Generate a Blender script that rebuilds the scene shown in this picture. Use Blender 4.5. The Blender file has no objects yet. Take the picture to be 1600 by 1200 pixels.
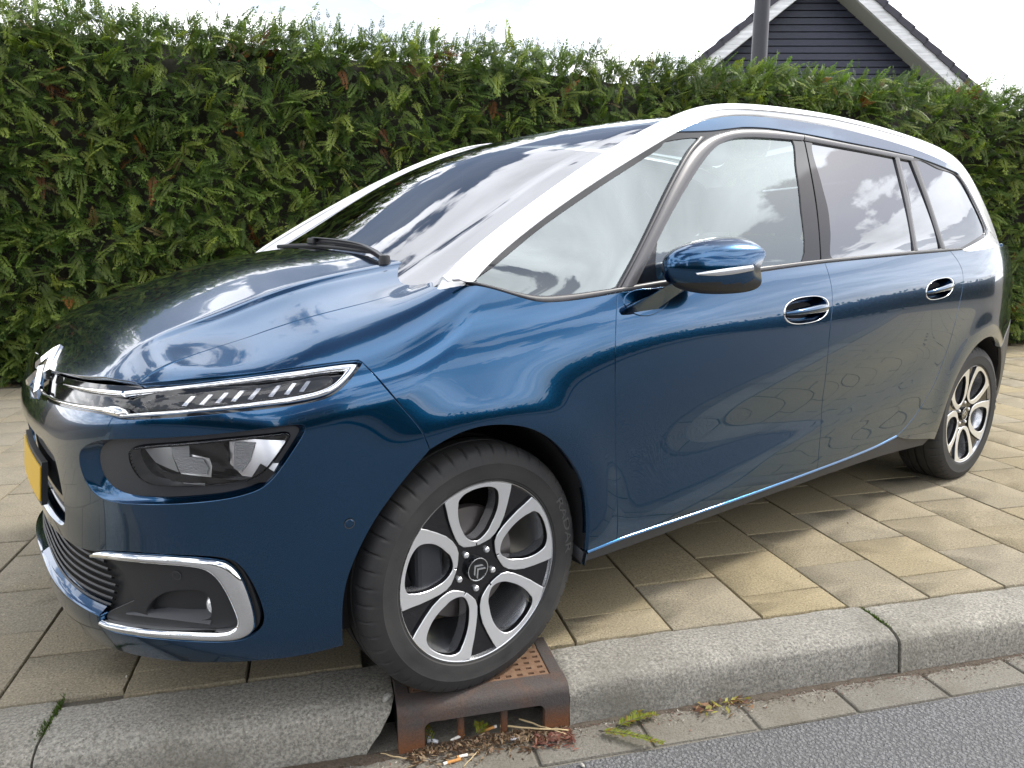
import bpy, bmesh, math, random
import numpy as np
from math import radians, sin, cos, pi
from mathutils import Vector, Matrix, noise as mnoise
from mathutils.geometry import delaunay_2d_cdt

S = bpy.context.scene
C = S.collection
RNG = np.random.default_rng(7)
random.seed(7)

# ------------------------------------------------------------------ camera, sky, sun, exposure
# world frame: x along the kerb (to the right), y from the road towards the hedge, z up; pavement at z = 0
cd = bpy.data.cameras.new('camera'); cam = bpy.data.objects.new('camera', cd); C.objects.link(cam)
cam.matrix_world = Matrix(((0.9711, 0.04599, -0.23418, -0.0014), (-0.23865, 0.18578, -0.95317, -2.5258),
                           (-0.00033, 0.98151, 0.19139, 1.1453), (0, 0, 0, 1)))
cd.sensor_width = 36; cd.lens = 26.257; cd.clip_start = .05; cd.clip_end = 3000
S.camera = cam

SUN_EL, SUN_AZ = radians(43), radians(6)        # azimuth measured from +x towards +y
world = bpy.data.worlds.new('World'); S.world = world; world.use_nodes = True
def build_sky():
    nt = world.node_tree; nt.nodes.clear(); N = nt.nodes.new; L = nt.links.new
    out = N('ShaderNodeOutputWorld'); bg = N('ShaderNodeBackground'); L(bg.outputs[0], out.inputs[0])
    sky = N('ShaderNodeTexSky'); sky.sky_type = 'NISHITA'; sky.sun_disc = False
    sky.sun_elevation = SUN_EL; sky.sun_rotation = radians(90)-SUN_AZ
    sky.air_density = 1.0; sky.dust_density = 1.6
    tc = N('ShaderNodeTexCoord'); sep = N('ShaderNodeSeparateXYZ'); L(tc.outputs['Generated'], sep.inputs[0])
    def math_(op, a, b=None, clamp=False):
        n = N('ShaderNodeMath'); n.operation = op; n.use_clamp = clamp
        for i, v in enumerate((a, b)):
            if v is None: continue
            if isinstance(v, (int, float)): n.inputs[i].default_value = v
            else: L(v, n.inputs[i])
        return n.outputs[0]
    z = math_('MAXIMUM', sep.outputs[2], 0.0); den = math_('ADD', z, .16)
    comb = N('ShaderNodeCombineXYZ'); L(math_('DIVIDE', sep.outputs[0], den), comb.inputs[0]); L(math_('DIVIDE', sep.outputs[1], den), comb.inputs[1])
    mp = N('ShaderNodeMapping'); mp.inputs['Location'].default_value = CLOUD_SHIFT; L(comb.outputs[0], mp.inputs[0])
    n1 = N('ShaderNodeTexNoise'); n1.inputs['Scale'].default_value = 1.9; n1.inputs['Detail'].default_value = 12; n1.inputs['Roughness'].default_value = .56
    n1.inputs['Distortion'].default_value = .12; L(mp.outputs[0], n1.inputs['Vector'])
    n2 = N('ShaderNodeTexNoise'); n2.inputs['Scale'].default_value = 2.4; n2.inputs['Detail'].default_value = 6; L(mp.outputs[0], n2.inputs['Vector'])
    cov = N('ShaderNodeMapRange'); cov.inputs[1].default_value = .475; cov.inputs[2].default_value = .512; cov.interpolation_type = 'SMOOTHSTEP'; L(n1.outputs[0], cov.inputs[0])
    # thin veil near the horizon
    veil = N('ShaderNodeMapRange'); veil.inputs[1].default_value = .34; veil.inputs[2].default_value = .15; L(sep.outputs[2], veil.inputs[0])
    fac = math_('MAXIMUM', math_('MAXIMUM', cov.outputs[0], math_('MULTIPLY', veil.outputs[0], .72)), math_('MULTIPLY', n2.outputs[0], .14), True)
    shade = N('ShaderNodeMapRange'); shade.inputs[1].default_value = .3; shade.inputs[2].default_value = .7; shade.inputs[3].default_value = .55; shade.inputs[4].default_value = 1.0; L(n2.outputs[0], shade.inputs[0])
    cl = N('ShaderNodeVectorMath'); cl.operation = 'SCALE'; cl.inputs[0].default_value = (CLOUD, CLOUD*1.005, CLOUD*1.03); L(shade.outputs[0], cl.inputs['Scale'])
    mx = N('ShaderNodeMix'); mx.data_type = 'RGBA'; L(fac, mx.inputs[0]); L(sky.outputs[0], mx.inputs[6]); L(cl.outputs[0], mx.inputs[7])
    L(mx.outputs[2], bg.inputs[0]); bg.inputs[1].default_value = .12
CLOUD = 25.0
CLOUD_SHIFT = (2.9, 14.6, 0)
build_sky()

sd = bpy.data.lights.new('sun', 'SUN'); sun = bpy.data.objects.new('sun', sd); C.objects.link(sun)
sd.energy = 3.2; sd.angle = radians(7); sd.color = (1, .955, .88)
sdir = Vector((cos(SUN_EL)*cos(SUN_AZ), cos(SUN_EL)*sin(SUN_AZ), sin(SUN_EL)))
sun.rotation_euler = sdir.to_track_quat('Z', 'Y').to_euler(); sun.location = (20, 4, 20)

S.view_settings.view_transform = 'Standard'; S.view_settings.look = 'None'
S.view_settings.exposure = 0.30; S.view_settings.gamma = 1; S.view_settings.use_curve_mapping = False
S.render.engine = 'CYCLES'
S.cycles.max_bounces = 8; S.cycles.transparent_max_bounces = 12; S.cycles.glossy_bounces = 5
S.cycles.sample_clamp_indirect = 6

# ------------------------------------------------------------------ object helpers
def tag(o, label=None, cat=None, group=None, kind=None):
    if label: o['label'] = label
    if cat: o['category'] = cat
    if group: o['group'] = group
    if kind: o['kind'] = kind
    return o
def empty(name, loc=(0, 0, 0), rz=0, parent=None):
    o = bpy.data.objects.new(name, None); C.objects.link(o); o.location = loc; o.rotation_euler = (0, 0, rz)
    o.empty_display_size = .2
    if parent: o.parent = parent
    return o
def link(name, me, m=None, parent=None):
    o = bpy.data.objects.new(name, me); C.objects.link(o)
    if m is not None and len(me.materials) == 0: me.materials.append(m)
    if parent: o.parent = parent
    return o
def mesh(name, V, F, smooth=False, normals=None, sharp=None):
    me = bpy.data.meshes.new(name)
    me.from_pydata(np.asarray(V, float).tolist(), [], [list(map(int, f)) for f in F]); me.update()
    if smooth or normals is not None:
        me.polygons.foreach_set('use_smooth', [True]*len(me.polygons))
    if sharp is not None: me.set_sharp_from_angle(angle=radians(sharp))
    if normals is not None: me.normals_split_custom_set_from_vertices(np.asarray(normals).tolist())
    return me
def tri_mesh(name, V, T):
    """fast path for big triangle soups"""
    me = bpy.data.meshes.new(name); V = np.asarray(V, np.float32); T = np.asarray(T, np.int32)
    me.vertices.add(len(V)); me.vertices.foreach_set('co', V.ravel())
    me.loops.add(T.size); me.loops.foreach_set('vertex_index', T.ravel())
    me.polygons.add(len(T)); me.polygons.foreach_set('loop_start', np.arange(0, T.size, 3, dtype=np.int32))
    me.polygons.foreach_set('loop_total', np.full(len(T), 3, np.int32)); me.update(calc_edges=True); me.validate()
    return me
class MB:
    """collects simple solids into one mesh"""
    def __init__(s): s.V = []; s.F = []
    def add(s, V, F):
        b = len(s.V); s.V += [tuple(map(float, v)) for v in V]; s.F += [[i+b for i in f] for f in F]
    def box(s, c, d, M=None):
        x, y, z = d[0]/2, d[1]/2, d[2]/2
        V = [Vector((sx*x, sy*y, sz*z)) for sz in (-1, 1) for sy in (-1, 1) for sx in (-1, 1)]
        V = [(M @ v if M else v)+Vector(c) for v in V]
        s.add(V, [(0, 2, 3, 1), (4, 5, 7, 6), (0, 1, 5, 4), (2, 6, 7, 3), (0, 4, 6, 2), (1, 3, 7, 5)])
    def tube(s, pts, r, n=8, caps=True):
        P = [Vector(p) for p in pts]; R = r if hasattr(r, '__len__') else [r]*len(P); V = []; up = None
        for i, p in enumerate(P):
            t = (P[min(i+1, len(P)-1)]-P[max(i-1, 0)]).normalized()
            a = t.cross(Vector((0, 0, 1)) if abs(t.z) < .9 else Vector((1, 0, 0))).normalized() if up is None else (up-t*up.dot(t)).normalized()
            up = a; b = t.cross(a)
            V += [p+(a*cos(2*pi*k/n)+b*sin(2*pi*k/n))*R[i] for k in range(n)]
        F = [(i*n+k, i*n+(k+1) % n, (i+1)*n+(k+1) % n, (i+1)*n+k) for i in range(len(P)-1) for k in range(n)]
        if caps: F += [tuple(range(n-1, -1, -1)), tuple((len(P)-1)*n+k for k in range(n))]
        s.add(V, F)
    def lathe(s, prof, axis='y', n=48, c=(0, 0, 0), close=False):
        """prof: (radius, position along the axis)"""
        V = []
        for r, h in prof:
            for k in range(n):
                a = 2*pi*k/n
                q = {'y': (r*cos(a), h, r*sin(a)), 'z': (r*cos(a), r*sin(a), h), 'x': (h, r*cos(a), r*sin(a))}[axis]
                V.append((q[0]+c[0], q[1]+c[1], q[2]+c[2]))
        m = len(prof); F = []
        for i in range(m-1 if not close else m):
            j = (i+1) % m
            F += [(i*n+k, i*n+(k+1) % n, j*n+(k+1) % n, j*n+k) for k in range(n)]
        s.add(V, F)
    def mesh(s, name, smooth=False, sharp=None):
        me = mesh(name, s.V, s.F, smooth or sharp is not None)
        bm = bmesh.new(); bm.from_mesh(me); bmesh.ops.recalc_face_normals(bm, faces=bm.faces[:]); bm.to_mesh(me); bm.free()
        if sharp is not None: me.set_sharp_from_angle(angle=radians(sharp))
        return me
    def build(s, name, m, parent=None, smooth=False, sharp=None): return link(name, s.mesh(name, smooth, sharp), m, parent)
def bevelled(name, me, w, seg=2):
    bm = bmesh.new(); bm.from_mesh(me)
    bmesh.ops.bevel(bm, geom=bm.edges[:], offset=w, segments=seg, affect='EDGES', profile=.5, clamp_overlap=True)
    bm.to_mesh(me); bm.free(); return me

# ------------------------------------------------------------------ materials
def mat(name, col=(.5, .5, .5), rough=.5, metal=0., **k):
    m = bpy.data.materials.new(name); m.use_nodes = True
    b = m.node_tree.nodes['Principled BSDF']
    b.inputs['Base Color'].default_value = (*col, 1); b.inputs['Roughness'].default_value = rough; b.inputs['Metallic'].default_value = metal
    for n, v in k.items():
        b.inputs[n.replace('_', ' ')].default_value = v
    return m
class NB:
    def __init__(s, m): s.m = m; s.nt = m.node_tree; s.b = s.nt.nodes['Principled BSDF']
    def n(s, t, **k):
        x = s.nt.nodes.new(t)
        for a, v in k.items(): setattr(x, a, v)
        return x
    def l(s, a, b): s.nt.links.new(a, b)
    def coords(s, kind='Object', scale=(1, 1, 1)):
        tc = s.n('ShaderNodeTexCoord'); mp = s.n('ShaderNodeMapping'); mp.inputs['Scale'].default_value = scale; s.l(tc.outputs[kind], mp.inputs[0]); return mp.outputs[0]
    def pos(s, scale=(1, 1, 1)):
        g = s.n('ShaderNodeNewGeometry'); mp = s.n('ShaderNodeMapping'); mp.inputs['Scale'].default_value = scale; s.l(g.outputs['Position'], mp.inputs[0]); return mp.outputs[0]
    def noise(s, v, sc, det=4, rough=.55, dist=0):
        t = s.n('ShaderNodeTexNoise'); t.inputs['Scale'].default_value = sc; t.inputs['Detail'].default_value = det; t.inputs['Roughness'].default_value = rough; t.inputs['Distortion'].default_value = dist
        s.l(v, t.inputs['Vector']); return t.outputs[0]
    def voro(s, v, sc, feat='F1', out=0, rnd=1.):
        t = s.n('ShaderNodeTexVoronoi'); t.feature = feat; t.inputs['Scale'].default_value = sc; t.inputs['Randomness'].default_value = rnd; s.l(v, t.inputs['Vector']); return t.outputs[out]
    def ramp(s, f, stops):
        r = s.n('ShaderNodeValToRGB'); e = r.color_ramp.elements
        while len(e) < len(stops): e.new(.5)
        for x, (p, c) in zip(e, stops): x.position = p; x.color = (*c, 1) if len(c) == 3 else c
        s.l(f, r.inputs[0]); return r.outputs[0]
    def mr(s, f, a, b, c=0., d=1.):
        r = s.n('ShaderNodeMapRange'); r.inputs[1].default_value = a; r.inputs[2].default_value = b; r.inputs[3].default_value = c; r.inputs[4].default_value = d; s.l(f, r.inputs[0]); return r.outputs[0]
    def mix(s, f, a, b, mode='MIX'):
        x = s.n('ShaderNodeMix', data_type='RGBA', blend_type=mode)
        for i, v in ((0, f), (6, a), (7, b)):
            if isinstance(v, (int, float)): x.inputs[i].default_value = v
            elif isinstance(v, tuple): x.inputs[i].default_value = (*v, 1)
            else: s.l(v, x.inputs[i])
        return x.outputs[2]
    def rnd(s): return s.n('ShaderNodeObjectInfo').outputs['Random']
    def col(s, c): s.l(c, s.b.inputs['Base Color'])
    def bump(s, h, st=.5, d=.01):
        b = s.n('ShaderNodeBump'); b.inputs['Strength'].default_value = st; b.inputs['Distance'].default_value = d; s.l(h, b.inputs['Height']); s.l(b.outputs[0], s.b.inputs['Normal'])

def stone_mat(name, base, dark, light, speck=190., tint=.14, bump=.5, stain=(.10, .095, .08), stain_amt=.35):
    m = mat(name, base, .9); b = NB(m); p = b.pos()
    fine = b.noise(p, speck, 3, .7); mid = b.noise(p, 34, 4, .6); big = b.noise(p, 3.1, 5, .6)
    c = b.mix(b.mr(fine, .36, .66), dark, light)
    c = b.mix(b.mr(mid, .35, .7, 0, .45), c, base)
    spk = b.mr(b.voro(p, 115., 'F1'), .0, .16, 1, 0)
    c = b.mix(b.mr(b.noise(p, 150, 2, .6), .60, .68, 0, .65), c, tuple(x*.3 for x in base))
    c = b.mix(b.mr(b.noise(p, 95, 2, .5), .67, .73, 0, .5), c, tuple(min(1, x*2.1) for x in base))
    c = b.mix(b.mr(big, .46, .72, 0, stain_amt), c, stain)
    hsv = b.n('ShaderNodeHueSaturation'); b.l(c, hsv.inputs['Color']); b.l(b.mr(b.rnd(), 0, 1, 1-tint, 1+tint), hsv.inputs['Value']); b.l(b.mr(b.rnd(), 0, 1, .85, 1.15), hsv.inputs['Saturation'])
    b.col(hsv.outputs[0]); b.bump(b.mix(.5, fine, b.noise(p, 90, 3, .6)), bump, .004)
    return m
M = {}
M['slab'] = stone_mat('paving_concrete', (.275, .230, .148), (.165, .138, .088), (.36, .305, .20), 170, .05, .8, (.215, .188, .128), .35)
def slab_grey_left():
    # slab colour turns greyer and darker towards the left end
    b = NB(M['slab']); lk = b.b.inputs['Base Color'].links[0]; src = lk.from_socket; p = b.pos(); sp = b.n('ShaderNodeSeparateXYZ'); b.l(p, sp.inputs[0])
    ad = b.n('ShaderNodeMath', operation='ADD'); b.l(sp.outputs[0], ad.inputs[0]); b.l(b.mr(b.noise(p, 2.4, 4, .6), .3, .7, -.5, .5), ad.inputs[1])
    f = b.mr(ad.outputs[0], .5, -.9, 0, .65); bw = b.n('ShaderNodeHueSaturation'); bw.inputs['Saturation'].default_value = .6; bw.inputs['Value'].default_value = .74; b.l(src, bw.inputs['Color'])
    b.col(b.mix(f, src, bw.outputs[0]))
slab_grey_left()
M['kerb'] = stone_mat('kerb_concrete', (.265, .25, .215), (.13, .122, .105), (.39, .37, .32), 120, .05, 1., (.135, .125, .10), .7)
M['gutter'] = stone_mat('gutter_concrete', (.185, .172, .145), (.105, .096, .078), (.245, .23, .195), 150, .10, .9, (.105, .09, .068), .85)
M['sand'] = stone_mat('joint_sand', (.10, .09, .07), (.05, .045, .035), (.13, .115, .09), 200, .0, .9)
def asphalt():
    m = mat('asphalt', (.16, .16, .165), .85); b = NB(m); p = b.pos()
    v = b.voro(p, 210, 'F1'); v2 = b.voro(p, 95, 'F1'); n = b.noise(p, 330, 3, .7)
    c = b.mix(b.mr(n, .34, .66), (.095, .095, .10), (.225, .225, .228))
    c = b.mix(b.mr(v, .10, .5, .55, 0), c, (.30, .30, .30))
    c = b.mix(b.mr(v2, .42, .62, 0, .55), c, (.055, .055, .058))
    c = b.mix(b.mr(b.noise(p, 120, 2, .6), .66, .74, 0, .45), c, (.42, .415, .40))
    c = b.mix(b.mr(b.noise(p, 2.2, 4, .6), .38, .75, 0, .35), c, (.12, .118, .112))
    b.col(c); b.bump(b.mix(.5, b.mr(v2, .2, .65, 1, 0), b.mix(.5, n, b.mr(v, .1, .6, 1, 0))), .9, .010); return m
M['asphalt'] = asphalt()
M['soil'] = stone_mat('soil', (.055, .042, .028), (.03, .022, .014), (.09, .07, .045), 120, 0, 1.)
def paint(name, base, flake):
    m = mat(name, base, .17, .95, Coat_Weight=1., Coat_Roughness=.006, Coat_IOR=1.52)
    b = NB(m); lw = b.n('ShaderNodeLayerWeight'); lw.inputs[0].default_value = .35
    p = b.coords('Object'); fl = b.noise(p, 1600, 1, .5)
    c = b.mix(b.mr(lw.outputs['Facing'], 0, 1), flake, base)
    c = b.mix(b.mr(fl, .55, .75, 0, .12), c, tuple(min(1, x*2.2) for x in flake))
    b.col(c); return m
M['paint'] = paint('petrol_blue_paint', (.0014, .030, .080), (.002, .056, .140))
M['white'] = mat('arch_pale_paint', (.80, .81, .82), .28, .0, Coat_Weight=.8, Coat_Roughness=.05)
def rough_plastic(name, col, rough, sc=900, st=.12):
    m = mat(name, col, rough); b = NB(m); p = b.coords('Object'); b.bump(b.noise(p, sc, 2, .5), st, .001)
    b.col(b.mix(b.mr(b.noise(p, 6, 4, .6), .35, .7, 0, .5), col, tuple(x*1.5+.004 for x in col))); return m
M['plastic'] = rough_plastic('black_plastic', (.016, .0165, .018), .48)
M['plastic_grey'] = rough_plastic('charcoal_plastic', (.035, .037, .042), .5)
M['dark'] = mat('dark_cavity', (.006, .006, .007), .9)
M['gloss'] = mat('gloss_black', (.006, .0065, .008), .05, .0, IOR=1.6)
M['trim'] = rough_plastic('satin_trim', (.035, .035, .040), .36, 700, .05)
M['frame'] = mat('satin_grey_frame', (.075, .075, .082), .32, .3)
M['chrome'] = mat('chrome', (.86, .87, .88), .05, 1.)
M['alloy'] = mat('machined_alloy', (.86, .87, .88), .30, .8)
M['alloy_gloss'] = mat('polished_grey_alloy', (.50, .51, .53), .22, .85)
M['wheel_black'] = mat('wheel_black', (.010, .010, .012), .14, .2, Coat_Weight=.5)
M['steel'] = mat('brake_steel', (.20, .18, .17), .45, .8)
M['rubber'] = None
def rubber():
    m = mat('tyre_rubber', (.018, .018, .019), .66); b = NB(m); p = b.coords('Object')
    n = b.noise(p, 9, 5, .65); f = b.noise(p, 140, 3, .6)
    b.col(b.mix(b.mr(n, .35, .72, 0, .75), (.016, .016, .017), (.046, .044, .041))); b.bump(f, .15, .002)
    b.l(b.mr(n, .3, .7, .6, .85), b.b.inputs['Roughness']); return m
M['rubber'] = rubber()
def glass(name, tint, ior, refl, rough=0., tr=1.):
    """coated pane: tinted see-through plus a mirror reflection that grows towards grazing"""
    m = bpy.data.materials.new(name); m.use_nodes = True; nt = m.node_tree; nt.nodes.clear()
    N = nt.nodes.new; L = nt.links.new
    o = N('ShaderNodeOutputMaterial'); t = N('ShaderNodeBsdfTransparent'); t.inputs[0].default_value = (*tint, 1)
    g = N('ShaderNodeBsdfGlossy'); g.inputs['Color'].default_value = (*refl, 1); g.inputs['Roughness'].default_value = rough
    f = N('ShaderNodeFresnel'); f.inputs[0].default_value = ior; x = N('ShaderNodeMixShader')
    L(f.outputs[0], x.inputs[0]); L(t.outputs[0], x.inputs[1]); L(g.outputs[0], x.inputs[2]); L(x.outputs[0], o.inputs[0]); return m
M['glass_side'] = glass('tinted_side_glass', (.34, .42, .42), 2.9, (.86, .95, .97))
M['glass_rear'] = glass('privacy_glass', (.03, .03, .035), 3.1, (.92, .95, 1.))
M['glass_front'] = glass('windscreen_glass', (.22, .25, .25), 3.1, (.90, .92, .97))
M['lens'] = glass('clear_lens', (.95, .95, .96), 1.5, (1, 1, 1))
M['reflector'] = mat('lamp_reflector', (.93, .94, .95), .16, .7)
M['led'] = mat('led_element', (.62, .63, .65), .18, .7)
M['plate'] = mat('yellow_plate', (.62, .38, .012), .4)
M['interior'] = rough_plastic('cabin_plastic', (.05, .05, .054), .7)
M['seat'] = rough_plastic('seat_fabric', (.09, .09, .095), .9, 400, .4)
# ------------------------------------------------------------------ ground: pavement, kerb, gutter, road
def sheet(name, x0, x1, y0, y1, z, m):
    o = link(name, mesh(name, [(x0, y0, z), (x1, y0, z), (x1, y1, z), (x0, y1, z)], [(0, 1, 2, 3)]), m); tag(o, kind='structure'); return o
ROADZ = -.13
pav = sheet('pavement', -60, 60, -.70, 4.15, -.014, M['sand'])
verge = sheet('hedge_bed', -60, 60, 4.15, 400, -.02, M['soil'])
road = sheet('road', -400, 400, -7.0, -.975, ROADZ, M['asphalt'])
gut = sheet('gutter', -60, 60, -1.0, -.70, ROADZ-.004, M['gutter'])
far_pav = sheet('far_pavement', -60, 60, -9., -7.0, -.02, M['asphalt'])
sheet('terrain', -1500, 1500, -1500, 1500, -.30, M['soil'])

def slab_mesh(w, d, h, seed):
    """concrete slab with softly worn, slightly uneven edges"""
    r = random.Random(seed); b = .0022; n = 5
    top = []; low = []
    per = []
    for (ax, ay), (bx, by) in zip([(-1, -1), (1, -1), (1, 1), (-1, 1)], [(1, -1), (1, 1), (-1, 1), (-1, -1)]):
        for k in range(n): per.append((ax+(bx-ax)*k/n, ay+(by-ay)*k/n))
    V = []; N = len(per)
    for x, y in per:
        e = r.uniform(.0, .0022); V.append(((x*(w/2-b-e)), (y*(d/2-b-e)), 0))
    for x, y in per:
        e = r.uniform(0, .0015); V.append((x*(w/2-e), y*(d/2-e), -.0022-r.uniform(0, .0015)))
    for x, y in per: V.append((x*w/2, y*d/2, -h))
    V.append((0, 0, 0))
    F = [(k, (k+1) % N, 3*N) for k in range(N)]
    for a in (0, 1): F += [(a*N+k, (a+1)*N+k, (a+1)*N+(k+1) % N, a*N+(k+1) % N) for k in range(N)]
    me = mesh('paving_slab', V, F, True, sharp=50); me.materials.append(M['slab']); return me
PX, PY, GX, GY = .302, .308, .650, -.3624
full = [slab_mesh(PX-.0045, PY-.0042, .03, i) for i in range(6)]
cut = [slab_mesh(PX-.0045, .150, .03, 20+i) for i in range(3)]
def gauss(a): return RNG.normal(0, a)
cells = []
def kerb_back(x): return (-.664 if x > 1.59 else -.655) if x > .42 else (-.628 if x > -.703 else -.600)
campos = np.array([-.0014, -2.5258, 1.1453]); fwd = np.array([.23418, .95317, -.19139]); rgt = np.array([.9711, -.23865, -.0003]); upv = np.array([.04599, .18578, .98151])
def in_view(P, mx=1.02):
    q = np.asarray(P)-campos; d = q @ fwd
    return d > .2 and abs(q @ rgt/d*1167/800) < mx and abs(q @ upv/d*1167/600) < mx, d
carc = np.array([-.918, -.397]); 
def under_car(x, y):
    # car frame of the point
    cx = -.9177*x-.3973*y; cy = .3973*x-.9177*y
    return -3.5 < cx < .75 and -1.0 < cy < .72
for ci in range(-16, 62):
    odd = ci % 2; xc = GX+PX*(ci+.5)
    s0 = -1. if odd else -.5
    if not odd: cells.append((xc, GY+PY*(-.5)-.075, 1, ci))
    for k in range(15):
        y = GY+PY*(s0+k+.5)
        if y > 4.1: continue
        cells.append((xc, y, 0, ci))
shown, rest = [], []
for c_ in cells:
    if .10 < c_[0]-.15 < .50 and c_[1] < -.45: 
        if c_[2]: continue
    if c_[0] < .65 and c_[0] > .0 and c_[1] < -.56: continue
    v, d = in_view((c_[0], c_[1], 0))
    (shown if v and not under_car(c_[0], c_[1]) else rest).append((d, c_))
shown.sort(key=lambda t: t[0]); rest += shown[296:]; shown = shown[:296]
def slab_pose(x, y):
    return (x+gauss(.0008), y+gauss(.0012), gauss(.0011)), (gauss(.0028), gauss(.0028), gauss(.0025))
def fit(x, y, cutt):
    # last course against the kerb: cut short so that it ends at the back of the stone
    h = (.150 if cutt else PY-.006)/2; lo_, hi_ = y-h, y+h; b = kerb_back(x)+.006
    if lo_ < b: return (b+hi_)/2, (hi_-b)/(2*h)
    return y, 1.
for d, (x, y, cutt, ci) in shown:
    me = (cut if cutt else full)[int(RNG.integers(3 if cutt else 6))]
    y, sy = fit(x, y, cutt)
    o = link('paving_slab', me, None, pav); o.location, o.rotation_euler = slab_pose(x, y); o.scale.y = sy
    if RNG.random() < .5 and sy == 1: o.rotation_euler.z += pi
VV, FF = [], []
for d, (x, y, cutt, ci) in rest:
    me = (cut if cutt else full)[int(RNG.integers(3 if cutt else 6))]
    y, sy = fit(x, y, cutt); L_, R_ = slab_pose(x, y); Mx = Matrix.Translation(L_) @ Matrix.Rotation(R_[0], 4, 'X') @ Matrix.Rotation(R_[1], 4, 'Y') @ Matrix.Diagonal((1, sy, 1, 1))
    b = len(VV); VV += [Mx @ v.co for v in me.vertices]; FF += [[i+b for i in p.vertices] for p in me.polygons]
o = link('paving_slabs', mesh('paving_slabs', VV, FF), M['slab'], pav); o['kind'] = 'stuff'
# mortar fill round the drain
fill = MB(); fill.box((.335, -.575, -.017), (.50, .045, .03)); o = fill.build('mortar_fill', M['kerb'], pav)

kerb = empty('kerb'); tag(kerb, kind='structure')
def kerb_stone(x0, x1, yin, yout, seed, broken=False, worn=False):
    """cast kerb with a rounded, worn nose; profile swept along x with a little unevenness"""
    prof = [(yin, -.16), (yin, -.012), (yin-.006, -.001), (yin-.05, 0), (yout+.058, -.001), (yout+.042, -.0025), (yout+.022, -.011), (yout+.008, -.020), (yout+.0015, -.031), (yout-.004, -.07), (yout-.008, -.105), (yout-.012, -.15)]
    n = max(4, int((x1-x0)/.018)); V = []; m = len(prof); off = Vector((seed*3.1, seed*1.7, 0))
    for i in range(n+1):
        t = i/n
        for j, (y, z) in enumerate(prof):
            xe = x1
            if broken: xe = x1-max(0, -z-.012)*.62-(.006 if z < -.01 else 0)*1
            x = x0+(xe-x0)*t
            w = 0 if j in (0, 1, m-1) else 1
            nv = mnoise.noise(Vector((x*9, y*9, z*9))+off)*.0035+mnoise.noise(Vector((x*38, y*38, z*38))+off)*.0022
            if broken and t > .93: nv += mnoise.noise(Vector((z*60, y*40, seed)))*.008*(t-.93)/.07; x += mnoise.noise(Vector((z*55, y*45, 3.)))*.007*(t-.93)/.07
            if worn and t < .14:
                k = 1-t/.14; 
                if z > -.06: nv -= .010*k*(.5+.5*mnoise.noise(Vector((x*40, y*30, 1))))*w; y -= .004*k
            e = min(t*n, (1-t)*n); r = .004*max(0, 1-e)       # soft ends at the joints
            V.append((x, y+nv*.6*w-(r if j > 5 else 0), z+nv*w-r*(j > 1)))
    F = [(i*m+j, (i+1)*m+j, (i+1)*m+j+1, i*m+j+1) for i in range(n) for j in range(m-1)]
    F += [tuple(range(m)), tuple(n*m+j for j in range(m-1, -1, -1))]
    me = mesh('kerb_stone', V, F, True, sharp=42); link('kerb_stone', me, M['kerb'], kerb)
kerb_stone(-1.72, -.706, -.600, -.812, 1); kerb_stone(-.700, .116, -.628, -.814, 2, broken=True)
kerb_stone(.570, 1.592, -.655, -.830, 3, worn=True)
x = 1.601
for i in range(6): kerb_stone(x, x+1.0, -.664, -.834, 4+i); x += 1.006
x = -1.727
for i in range(4): kerb_stone(x-1.0, x, -.600, -.812, 14+i); x -= 1.006
# gutter: a course of small worn concrete pavers half buried in dirt
def paver(x0, x1, seed):
    r = random.Random(seed); mb = MB(); mb.box((0, 0, 0), (x1-x0-.006, .125, .03)); me = bevelled('gutter_paver', mb.mesh('gutter_paver'), .006, 2)
    o = link('gutter_paver', me, M['gutter'], gut); o.location = ((x0+x1)/2, -.905+r.uniform(-.003, .003), ROADZ-.0115+r.uniform(-.001, .001)); o.rotation_euler = (r.uniform(-.01, .01), r.uniform(-.006, .006), r.uniform(-.006, .006))
x = -1.66; k = 0
while x < 5: paver(x, x+.30, 70+k); x += .302; k += 1
# ragged edge of the asphalt against the gutter course
V, F = [], []; xs = np.arange(-3, 9, .03)
for i, x in enumerate(xs):
    y = -.978+.012*mnoise.noise(Vector((x*7, 0, 0)))+.007*mnoise.noise(Vector((x*31, 2, 0)))
    V += [(x, -1.02, ROADZ+.008), (x, y-.012, ROADZ+.007+.002*mnoise.noise(Vector((x*40, 5, 0)))), (x, y, ROADZ-.012)]
for i in range(len(xs)-1):
    for j in range(2): F.append((i*3+j, (i+1)*3+j, (i+1)*3+j+1, i*3+j+1))
for f in F: pass
V += [(xs[0], -6.9, ROADZ+.008), (xs[-1], -6.9, ROADZ+.008)]
nb = len(V)-2; F.append(tuple([nb, nb+1]+[i*3 for i in range(len(xs)-1, -1, -1)]))
link('road_surface', mesh('road_surface', V, F), M['asphalt'], road)

# ------------------------------------------------------------------ conifer hedge
def leaf_mat(name):
    m = bpy.data.materials.new(name); m.use_nodes = True; nt = m.node_tree; nt.nodes.clear(); N = nt.nodes.new; L = nt.links.new
    o = N('ShaderNodeOutputMaterial'); at = N('ShaderNodeAttribute'); at.attribute_name = 'tint'
    d = N('ShaderNodeBsdfPrincipled'); d.inputs['Roughness'].default_value = .5; d.inputs['Specular IOR Level'].default_value = .35
    t = N('ShaderNodeBsdfTranslucent'); x = N('ShaderNodeMixShader'); x.inputs[0].default_value = .38
    hs = N('ShaderNodeHueSaturation'); hs.inputs['Value'].default_value = 1.5; hs.inputs['Saturation'].default_value = 1.15; L(at.outputs['Color'], hs.inputs['Color'])
    L(at.outputs['Color'], d.inputs['Base Color']); L(hs.outputs[0], t.inputs[0])
    L(d.outputs[0], x.inputs[1]); L(t.outputs[0], x.inputs[2]); L(x.outputs[0], o.inputs[0]); return m
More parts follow.
